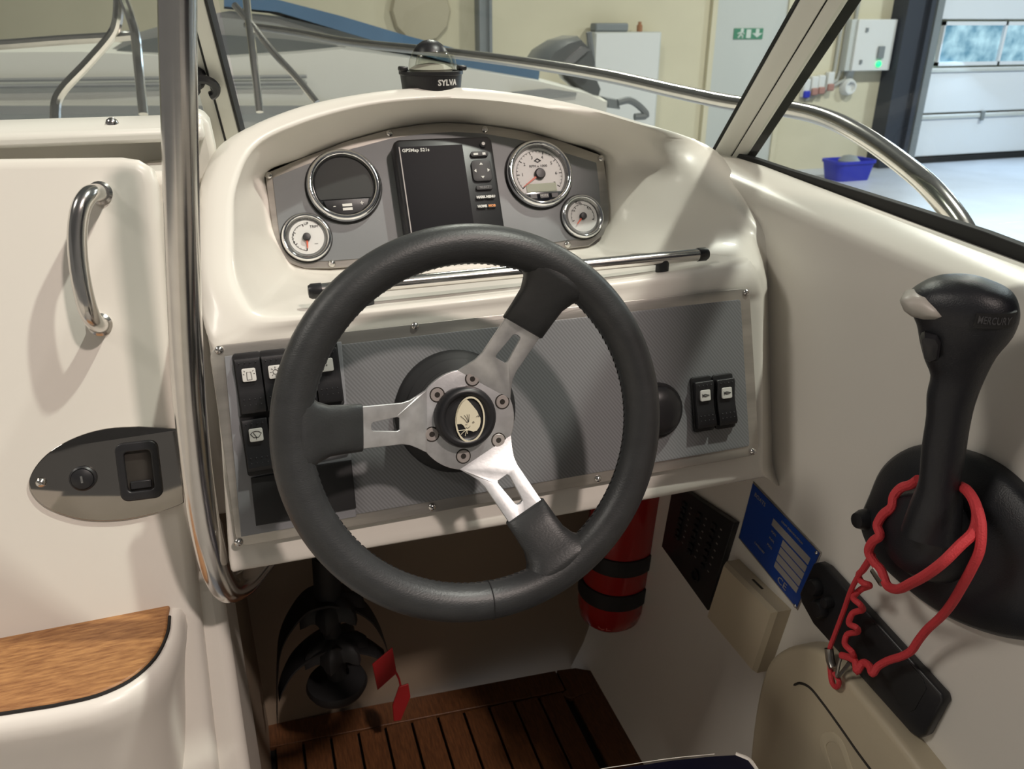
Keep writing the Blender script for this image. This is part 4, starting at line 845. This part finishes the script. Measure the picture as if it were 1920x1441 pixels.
# ================================================================== STARBOARD SIDE : throttle and kill cord
def wallX(z): return float(np.interp(z, [.165, .22, .30, .42, .60, .80, .95, 1.05, 1.15], [.50, .525, .548, .560, .570, .583, .594, .602, .612]))
tw = math.atan2(.602-.570, 1.05-.60)
WF = Fr((wallX(.8), 0, .8), (0, -1, 0), (math.sin(tw), 0, math.cos(tw)), (-math.cos(tw), 0, math.sin(tw)))   # u aft, v up, n inboard
th_ = thing('throttle_control', 'black side-mount throttle lever with grey button on the starboard side', 'throttle', WF.pp(1740, 1150))
bo_ = [(1718, 834), (1680, 850), (1650, 880), (1630, 925), (1612, 975), (1618, 1005), (1640, 1045), (1690, 1095), (1760, 1148), (1840, 1184), (1910, 1201), (1990, 1200), (2040, 1150), (2030, 1070), (1980, 1000), (1930, 935), (1880, 885), (1830, 855), (1770, 838)]
bl = [WF.px(x, y, .010) for x, y in bo_]; bl = [tuple(p) for p in cr([V(*p, 0) for p in bl], 4, True)]; bl = [(p[0], p[1]) for p in bl]
bc = np.mean(np.array(bl), axis=0)
lo = []
for s_, h in ((1.0, 0), (1.0, .006), (.985, .011), (.93, .016), (.72, .024), (.5, .028)):
    lo.append([WF.pt(bc[0]+(x-bc[0])*s_, bc[1]+(y-bc[1])*s_, h) for x, y in bl])
obj('base_plate', MB().loft(lo, True, True, True), GRIP, th_, auto=60)
for x, y in ((1660, 915), (1895, 1115)):
    a, b = WF.px(x, y, .016); obj('screw_cap', MB().lathe([(.007, -.004), (.007, .0005), (.004, .0015)], WF.rot(0, a, b, .014), 16), BLACK, th_)
# pivot housing and lever : stations of left/right photo outline at a vertical plane through the lever
lc = WF.pp(1752, 960, .062)
va = math.radians(50); LF = Fr(lc, (math.cos(va), -math.sin(va), 0), (0, 0, 1), (-math.sin(va), -math.cos(va), 0))
a, b = WF.px(1735, 1000, .035); HFm = WF.rot(0, a, b, .0)
obj('pivot_housing', MB().lathe([(.050, .010), (.046, .030), (.040, .046), (.034, .055), (.020, .059), (.002, .060)], HFm, 36), GRIP, th_, auto=60)
a2, b2 = WF.px(1706, 1010, .060); obj('pivot_cap', MB().lathe([(.015, -.012), (.015, .001), (.012, .003), (.002, .0035)], WF.rot(0, a2, b2, .052), 24), BLACK, th_)
sts = [((1690, 985), (1802, 1010), .022), ((1706, 940), (1806, 955), .021), ((1722, 900), (1802, 912), .019), ((1728, 835), (1810, 858), .018), ((1737, 773), (1819, 800), .018), ((1738, 735), (1829, 757), .019), ((1745, 698), (1848, 708), .021), ((1734, 668), (1871, 664), .025), ((1725, 632), (1902, 626), .029), ((1719, 600), (1913, 597), .031), ((1704, 570), (1910, 570), .031), ((1700, 553), (1896, 549), .029), ((1722, 534), (1862, 532), .024), ((1752, 521), (1826, 520), .014), ((1775, 518), (1800, 518), .005)]
lo = []
def superl(l, r, hw, e=.8):
    pl, pr_ = LF.pt(*LF.px(*l)), LF.pt(*LF.px(*r)); c = (pl+pr_)/2; h = (pr_-pl)/2
    return [c+h*np.sign(math.cos(v))*abs(math.cos(v))**e+LF.n*hw*np.sign(math.sin(v))*abs(math.sin(v))**e for v in np.linspace(0, 2*math.pi, 28, endpoint=False)]
ctl = [superl(*s) for s in sts]
sm = [cr([c[i] for c in ctl], 3) for i in range(28)]
lo = [[sm[i][j] for i in range(28)] for j in range(len(sm[0]))]
obj('lever', MB().loft(lo, True, True, True), GRIP, th_, auto=70)
def lpt(x, y, c=0): return LF.pt(*LF.px(x, y, c), c)
bt = [(1687, 562), (1692, 556), (1710, 553), (1735, 558), (1758, 575), (1772, 590), (1758, 596), (1735, 596), (1710, 590), (1694, 578)]
btl = [LF.px(x, y, .024) for x, y in bt]; bcn = np.mean(np.array(btl), axis=0)
obj('release_button', MB().loft([[LF.pt(bcn[0]+(x-bcn[0])*s_, bcn[1]+(y-bcn[1])*s_, h) for x, y in btl] for s_, h in ((1, .004), (1, .024), (.9, .031), (.5, .034))], True, True, True), mat('button_grey', (.40, .38, .34), .45), th_, auto=60)
ts = [LF.px(x, y, .026) for x, y in ((1726, 628), (1734, 622), (1758, 626), (1765, 640), (1760, 672), (1745, 678), (1733, 670))]; tcn = np.mean(np.array(ts), axis=0)
obj('trim_switch', MB().loft([[LF.pt(tcn[0]+(x-tcn[0])*s_, tcn[1]+(y-tcn[1])*s_, h) for x, y in ts] for s_, h in ((1, .0), (1, .028), (.8, .034), (.4, .035))], True, True, True), BLACK, th_, auto=40)
aL, aR = LF.px(1719, 600)[0], LF.px(1913, 597)[0]; aC, aH = (aL+aR)/2, (aR-aL)/2
def headc(a_): return .0312*max(.02, 1-abs((a_-aC)/aH)**2.5)**.4          # bulge of the grip head at this station
pa0, pb0 = LF.px(1828, 598, .028); pa1, pb1 = LF.px(1903, 597, .017)
A_ = np.linspace(pa0, pa1, 14); B_ = np.linspace(pb0, pb1, 14)
obj('name_plate', MB().loft([[LF.pt(a_, b_-.0058, headc(a_)-.004), LF.pt(a_, b_-.0058, headc(a_)+.0010), LF.pt(a_, b_+.0058, headc(a_)+.0010), LF.pt(a_, b_+.0058, headc(a_)-.004)] for a_, b_ in zip(A_, B_)], True, True, True), BLACKM, th_)
vs, fs = text2d('MERCURY', .0080, .0005, 1.0, .0001); tw_ = max(v[0] for v in vs)-min(v[0] for v in vs); am, bm_ = (pa0+pa1)/2, (pb0+pb1)/2; kx_ = (pa1-pa0)*.84/tw_
obj('lettering', MB().add([LF.pt(am+x*kx_, bm_+y, headc(am+x*kx_)+.0012+z) for x, y, z in vs], fs), mat('relief_grey', (.07, .07, .075), .35), th_, smooth=False)
# kill cord
kc = thing('kill_cord', 'frayed red coiled kill cord looped around the throttle lever', 'cord', WF.pp(1600, 1290))
def wp(x, y, c): return WF.pp(x, y, c)
main = [(1722, 898, .052), (1708, 908, .050), (1690, 914, .052), (1676, 930, .055), (1672, 950, .058), (1655, 965, .060), (1645, 985, .062), (1650, 1003, .064), (1636, 1015, .064), (1629, 1035, .062), (1640, 1055, .060), (1652, 1068, .060), (1663, 1096, .062), (1680, 1104, .068), (1710, 1092, .085), (1740, 1075, .098), (1770, 1052, .100), (1800, 1022, .092), (1826, 996, .080), (1833, 965, .072), (1826, 938, .066), (1814, 920, .062), (1803, 912, .056)]
obj('loop', MB().tube(cr([wp(*p) for p in main], 5), [.0044]*(5*(len(main)-1)+1), 10), CORD, kc)
tail = [(1834, 955, .074), (1840, 985, .078), (1837, 1030, .080), (1822, 1065, .078), (1803, 1100, .070), (1785, 1130, .060), (1765, 1155, .048), (1738, 1180, .040), (1722, 1200, .036), (1708, 1220, .034), (1690, 1230, .034), (1665, 1238, .034), (1645, 1250, .036), (1636, 1262, .040), (1630, 1248, .036), (1618, 1242, .034), (1607, 1258, .040), (1604, 1240, .036), (1592, 1232, .034), (1578, 1228, .034)]
obj('tail', MB().tube(cr([wp(*p) for p in tail], 5), .0039, 10), CORD, kc)
coil = [(1636, 1040, .060), (1620, 1066, .052), (1610, 1078, .040), (1618, 1092, .050), (1630, 1096, .046), (1612, 1106, .034), (1600, 1120, .042), (1612, 1132, .044), (1618, 1142, .036), (1598, 1150, .032), (1592, 1168, .040), (1606, 1176, .042), (1608, 1184, .034), (1588, 1190, .030), (1584, 1206, .036), (1598, 1222, .040), (1602, 1232, .034)]
obj('coil', MB().tube(cr([wp(*p) for p in coil], 5), .0032, 10), CORD, kc)
strand = [(1628, 1050, .058), (1612, 1075, .050), (1596, 1105, .042), (1580, 1150, .034), (1565, 1190, .030), (1555, 1220, .030), (1556, 1250, .030), (1560, 1280, .032), (1569, 1288, .034), (1573, 1276, .036), (1564, 1262, .034)]
obj('strand', MB().tube(cr([wp(*p) for p in strand], 5), .0027, 8), CORD, kc)
obj('metal_clip', MB().tube([wp(1554, 1215, .031), wp(1557, 1238, .031), wp(1562, 1252, .032)], .0048, 10), CLIP, kc)
obj('snap_hook', MB().tube(cr([wp(1578, 1226, .034), wp(1572, 1246, .036), wp(1570, 1268, .038), wp(1582, 1256, .036), wp(1594, 1240, .034)], 4), .0022, 8), CLIP, kc)
obj('ferrule', MB().tube([wp(1641, 1066, .060), wp(1650, 1080, .060), wp(1658, 1092, .061)], .0055, 10), CLIP, kc)
# key in the switch beside the lever
a, b = WF.px(1632, 972, .014); obj('stop_switch', MB().lathe([(.011, -.004), (.011, .012), (.008, .020), (.002, .021)], WF.rot(0, a, b, .012), 18), BLACK, th_)
# ================================================================== STARBOARD FITTINGS under the console
def wpoly(pts, c): return [WF.px(x, y, c) for x, y in pts]
WL = Fr((wallX(.66), 0, .66), (0, -1, 0), (math.sin(.065), 0, math.cos(.065)), (-math.cos(.065), 0, math.sin(.065)))
def quadf(px4, c):
    p = [WL.px(x, y, c) for x, y in px4]; p = np.array(p)
    cx, cy = p.mean(0); return p
def plate(name, px4, c0, c1, m_, parent=None, bev=.0006, **kw): return obj(name, MB().fill([[tuple(q) for q in quadf(px4, c1)]], WL, c0, c1, bev), m_, parent, **kw)
ce = thing('builders_plate', 'blue maker plate with grey fields and CE mark under the console', 'plate', WL.pp(1490, 1140))
C4 = [(1411, 906), (1536, 1037), (1493, 1139), (1386, 1007)]
plate('backing', [(1412, 902), (1540, 1036), (1495, 1144), (1384, 1008)], 0, .0015, BRUSH, ce); plate('plate', C4, .0015, .0026, BLUE, ce, .0003)
H_src = np.array(C4, float)
def cq2(u, v):     # bilinear photo position on the plate
    return tuple(H_src[0]*(1-u)*(1-v)+H_src[1]*u*(1-v)+H_src[2]*u*v+H_src[3]*(1-u)*v)
def field(u0, u1, v0, v1): return MB().fill([[WL.px(*cq2(u, v), .0028) for u, v in ((u0, v0), (u1, v0), (u1, v1), (u0, v1))]], WL, .0026, .0030)
for u0, u1, v0, v1 in ((.36, .93, .18, .30), (.55, .93, .33, .44), (.55, .93, .46, .57), (.55, .93, .59, .70), (.55, .93, .72, .82)):
    obj('field', field(u0, u1, v0, v1), PLATEG, ce, smooth=False)
ud = nrm(WL.pp(*cq2(.9, .5))-WL.pp(*cq2(.1, .5))); vd = nrm(np.cross(WL.n, ud)); 
CEF = Fr(WL.pp(*cq2(.72, .91), .0028), ud, vd, WL.n); PWD = float(np.linalg.norm(WL.pp(*cq2(1, .5))-WL.pp(*cq2(0, .5)))); PHT = float(np.linalg.norm(WL.pp(*cq2(.5, 1))-WL.pp(*cq2(.5, 0))))
m = lettering(MB(), 'CE', PHT*.15, CEF, 0, 0, .0003, 1.2)
for u, v, t_, s_ in ((.62, .10, 'CRAFT IDENTIFICATION', .045), (.14, .12, 'BOATS', .09), (.42, .38, 'MAX', .055), (.42, .50, 'MAX', .055), (.42, .62, 'MAX', .055), (.3, .80, 'CATEGORY', .05)):
    lettering(m, t_, PHT*s_, Fr(WL.pp(*cq2(u, v), .0028), ud, vd, WL.n), 0, 0, .0003)
obj('lettering', m, PLATEG, ce, smooth=False)
screws(ce, WL, [(1531, 1036), (1491, 1135)], .0026, sc=.6)
# fuse panel
fu = thing('fuse_panel', 'black fuse panel with rows of breakers on the starboard side', 'panel', WL.pp(1320, 1140))
F4 = [(1262, 905), (1376, 980), (1326, 1144), (1240, 1024)]
plate('frame', F4, 0, .010, BLACK, fu, .0015)
H_src2 = np.array([(1268, 920), (1364, 984), (1320, 1124), (1247, 1022)], float)
def fq(u, v): return tuple(H_src2[0]*(1-u)*(1-v)+H_src2[1]*u*(1-v)+H_src2[2]*u*v+H_src2[3]*(1-u)*v)
for col in range(3):
    for row in range(7):
        u, v = .2+.3*col, .10+.095*row
        p = WL.px(*fq(u, v), .010); obj('breaker', MB().fill([rrect(.010, .0065, .001, 2)], WL.rot(0, p[0], p[1], 0), .010, .0135, .0005), BLACKM, fu)
        if row % 2 == 0: pass
m = MB()
for col in range(3):
    for row in range(7):
        p = WL.px(*fq(.2+.3*col+.12, .10+.095*row), .010); m.fbox(WL, p[0], p[1], .010, .0104, .004, .0018)
obj('breaker_print', m, mat('faint_print', (.22, .20, .19), .6), fu, kind='stuff', smooth=False)
p = WL.px(*fq(.72, .86), .010); obj('round_socket', MB().lathe([(.010, .009), (.010, .013), (.0075, .013), (.0075, .010)], WL.rot(0, p[0], p[1], 0), 20), BLACK, fu)
# cream junction box
jb = thing('junction_box', 'small cream box with a slot below the blue plate', 'box', WL.pp(1430, 1255))
bx_ = [(1386, 1048), (1484, 1142), (1444, 1256), (1352, 1150)]
B4 = quadf(bx_, .0); bc_ = B4.mean(0)
lo = [[WL.pt(bc_[0]+(x-bc_[0])*s_, bc_[1]+(y-bc_[1])*s_, h) for x, y in B4] for s_, h in ((1, 0), (1, .020), (.93, .026))]
obj('cover', MB().loft(lo, True, True, True), GELC, jb, auto=30)
p = WL.px(1438, 1092, .0); obj('slot', MB().box(WL.pt((B4[0][0]+B4[1][0])/2, (B4[0][1]+B4[1][1])/2, .010), (.022, .0014, .003), (nrm(WL.pt(*B4[1])-WL.pt(*B4[0])), nrm(np.cross(WL.n, WL.pt(*B4[1])-WL.pt(*B4[0]))), WL.n)), HOLE, jb, smooth=False)
# black pocket strip
pk = thing('pocket_strip', 'long black plastic fitting set at a slant below the throttle', 'fitting', WF.pp(1720, 1380))
K4 = [(1524, 1056), (1534, 1054), (1548, 1062), (1764, 1300), (1768, 1314), (1734, 1378), (1722, 1384), (1706, 1374), (1524, 1170), (1502, 1130), (1498, 1112)]
k4 = [WF.px(x, y, .012) for x, y in K4]; k4c = np.mean(np.array(k4), axis=0)
obj('bezel', MB().fill([k4], WF, 0, .012, .003), BLACK, pk, auto=50)
I4 = [(1612, 1190), (1640, 1168), (1730, 1270), (1738, 1290), (1716, 1330), (1702, 1336), (1690, 1326)]
obj('pocket', MB().fill([[WF.px(x, y, .012) for x, y in I4]], WF, .0118, .0128, .0004), BLACKM, pk)
for x, y, r_ in ((1532, 1100, .010), (1540, 1140, .011), (1556, 1128, .007)):
    a, b = WF.px(x, y, .013); obj('knob', MB().lathe([(r_, .010), (r_, .018), (r_*.8, .022), (.001, .0225)], WF.rot(0, a, b, 0), 18), BLACK, pk)
# moulded locker on the side
lk_ = thing('side_locker', 'cream moulded locker front with rounded top at the lower right', 'locker', WL.pp(1500, 1500))
M4 = [(1392, 1600), (1400, 1441), (1412, 1330), (1432, 1250), (1456, 1222), (1492, 1210), (1530, 1218), (1562, 1246), (1600, 1292), (1660, 1364), (1720, 1441), (1840, 1600)]
m4 = [WL.px(x, y, .03) for x, y in M4]; m4 = [(p[0], p[1]) for p in cr([V(*p, 0) for p in m4], 3)]
obj('front', MB().fill([m4], WL, -.03, .028, .008), GELC, lk_, auto=60)
gr = [(1488, 1284), (1500, 1280), (1518, 1288), (1540, 1314), (1575, 1362), (1610, 1412), (1640, 1452), (1700, 1530)]
obj('hatch_groove', MB().tube(cr([WL.pp(x, y, .0283) for x, y in gr], 4), [.0006]+[.0016]*(4*7), 6), HOLE, lk_)
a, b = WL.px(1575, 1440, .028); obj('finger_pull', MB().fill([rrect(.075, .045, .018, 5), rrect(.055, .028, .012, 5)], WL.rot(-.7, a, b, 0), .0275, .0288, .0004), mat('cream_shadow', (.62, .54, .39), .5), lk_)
# ================================================================== FOOTWELL
ec0 = onY(1148, 1050, 1.03)
XF = Fr((ec0[0], 1.03, 0), nrm((1, 0, .0)), (0, 1, 0), (0.03, 0, 1)); zb_ = float(onY(1125, 1166, 1.03)[2])
fe = thing('fire_extinguisher', 'small red fire extinguisher with black straps in the footwell', 'fire extinguisher', (ec0[0], 1.03, zb_))
XF = Fr((ec0[0], 1.03, zb_), (1, 0, 0), (0, 1, 0), (.08, 0, 1))
R_ = .060
obj('cylinder', MB().lathe([(.02, .0), (.04, .006), (.054, .020), (R_, .045), (R_, .30), (.052, .33), (.03, .35), (.018, .36)], XF, 40), RED, fe, auto=60)
obj('valve', MB().lathe([(.018, .355), (.018, .40), (.01, .42)], XF, 20).box(XF.pt(-.03, 0, .40), (.09, .02, .012)), BLACK, fe)
for h in (.085, .155): obj('strap', MB().lathe([(R_+.0005, h-.016), (R_+.003, h-.015), (R_+.003, h+.015), (R_+.0005, h+.016)], XF, 40), BLACKM, fe)
obj('wall_bracket', MB().box(XF.pt(.045, .055, .15), (.07, .05, .28)), BLACKM, fe, bevel=.006)
m = MB(); vs, fs = text2d('CE', .022, .0004)
for v in vs: pass
m.add([XF.pt((R_-.004)*math.cos(-2.2+x/R_), (R_-.004)*math.sin(-2.2+x/R_), .030+y) for x, y, z in vs], fs); obj('mark', m, mat('mark_red', (.55, .12, .10), .5), fe, smooth=False)
# hanging black rack
HR = 1.02
def hp(x, y, d=0): return onY(x, y, HR+d)
hk = thing('lifebuoy_light', 'black hanging bracket with curved arms and round foot in the footwell', 'bracket', hp(630, 1310))
obj('stem', MB().tube([hp(612, 1040), hp(614, 1110), hp(622, 1180), hp(630, 1250), hp(634, 1290)], [.022, .020, .014, .016, .014], 14), BLACKM, hk)
ft = hp(632, 1282); FT = Fr(ft, (1, 0, 0), (0, 1, 0), (0, 0, 1)); obj('foot', MB().lathe([(.020, .018), (.046, .010), (.049, .002), (.044, -.008), (.01, -.010)], FT, 30), BLACKM, hk, auto=50)
def arm(pts, wd): 
    P = cr([hp(x, y, d) for x, y, d in pts], 5); lo = []
    for i, p in enumerate(P):
        w2 = wd*(1-.55*i/len(P)); lo.append([p+V(0, -w2, 0), p+V(0, -w2, -.004), p+V(0, w2, -.004), p+V(0, w2, 0)])
    obj('arm', MB().loft(lo, True, True, True), BLACKM, hk, smooth=False)
arm([(612, 1112, 0), (575, 1125, 0), (545, 1160, 0), (526, 1200, 0), (520, 1250, 0), (519, 1348, 0)], .03)
arm([(612, 1112, 0), (655, 1122, 0), (690, 1145, 0), (713, 1180, 0), (726, 1215, 0)], .03)
arm([(626, 1190, 0), (585, 1210, 0), (550, 1240, 0), (530, 1275, 0), (522, 1300, 0)], .03)
arm([(626, 1190, 0), (660, 1200, 0), (695, 1212, 0), (722, 1228, 0)], .03)
for (x, y) in ((618, 1130), (626, 1205)):
    q = hp(x, y); lo = []
    for h, s_ in ((.020, .3), (.010, .8), (0, 1.0), (-.012, 1.05), (-.014, .6)):
        lo.append([q+V(s_*(.045+.006*math.cos(7*u))*math.cos(u), s_*(.040+.006*math.cos(7*u))*math.sin(u), h+(-.010*max(0, math.cos(7*u)) if s_ > 1 else 0)) for u in np.linspace(0, 2*math.pi, 42, endpoint=False)])
    obj('toothed_collar', MB().loft(lo, True, True, True), BLACKM, hk)
for pts, lb_ in (([(698, 1246), (736, 1214), (744, 1262), (708, 1294)], 'dark red square tag, upper one on the black bracket'), ([(748, 1288), (766, 1282), (770, 1306), (752, 1350), (738, 1352), (736, 1322)], 'dark red tag hanging lowest from the black bracket')):
    obj('tag', MB().prism([hp(x, y, -.02) for x, y in pts], (0, .003, 0)), TAG, label=lb_, cat='tag', group='red tags in the footwell', bevel=.001)
obj('tag_string', MB().tube(cr([hp(740, 1256, -.015), hp(748, 1272, -.015), hp(752, 1290, -.015)], 4), .002, 6), TAG, hk)
# ================================================================== HELM SEAT (cushion corner in view)
cz = .60
ctop = [onZ(x, y, cz) for x, y in ((1112, 1445), (1180, 1432), (1260, 1420), (1340, 1412), (1380, 1410), (1404, 1420), (1420, 1441))]
seat = thing('helm_chair', 'navy vinyl helm seat cushion with white piping at the bottom edge', 'seat', (.30, .25, .2))
pl = [V(p[0], p[1], 0) for p in ctop]; yb = -.05
pl = [V(pl[0][0]-.06, pl[0][1]-.015, 0)]+pl+[V(pl[-1][0]+.012, pl[-1][1]-.06, 0), V(pl[-1][0]+.015, yb, 0), V(pl[0][0]-.09, yb, 0), V(pl[0][0]-.09, pl[0][1]-.05, 0)]
pc = sum(pl)/len(pl)
lo = [[V(*(pc+(p-pc)*s_)[:2], cz+h) for p in pl] for s_, h in ((.96, -.085), (1.0, -.07), (1.0, -.012), (.985, -.002), (.95, .003))]
obj('cushion', MB().loft(lo, True, True, True), NAVY, seat, auto=60)
obj('piping', MB().tube(cr([V(*(pc+(p-pc)*1.004)[:2], cz-.006) for p in pl[5:10]], 4), .0042, 8), PIPING, seat)
obj('stitching', MB().tube(cr([V(*(pc+(p-pc)*1.002)[:2], cz-.001) for p in pl[0:5]], 4), .0004, 6), PIPING, seat)
obj('seat_base', MB().box((pc[0], pc[1]-.02, .355), (.30, .34, .33)), GELM, seat, bevel=.02)
obj('backrest', MB().box((pc[0]-.03, yb-.06, .82), (.36, .10, .42)), NAVY, seat, bevel=.035, bseg=4)
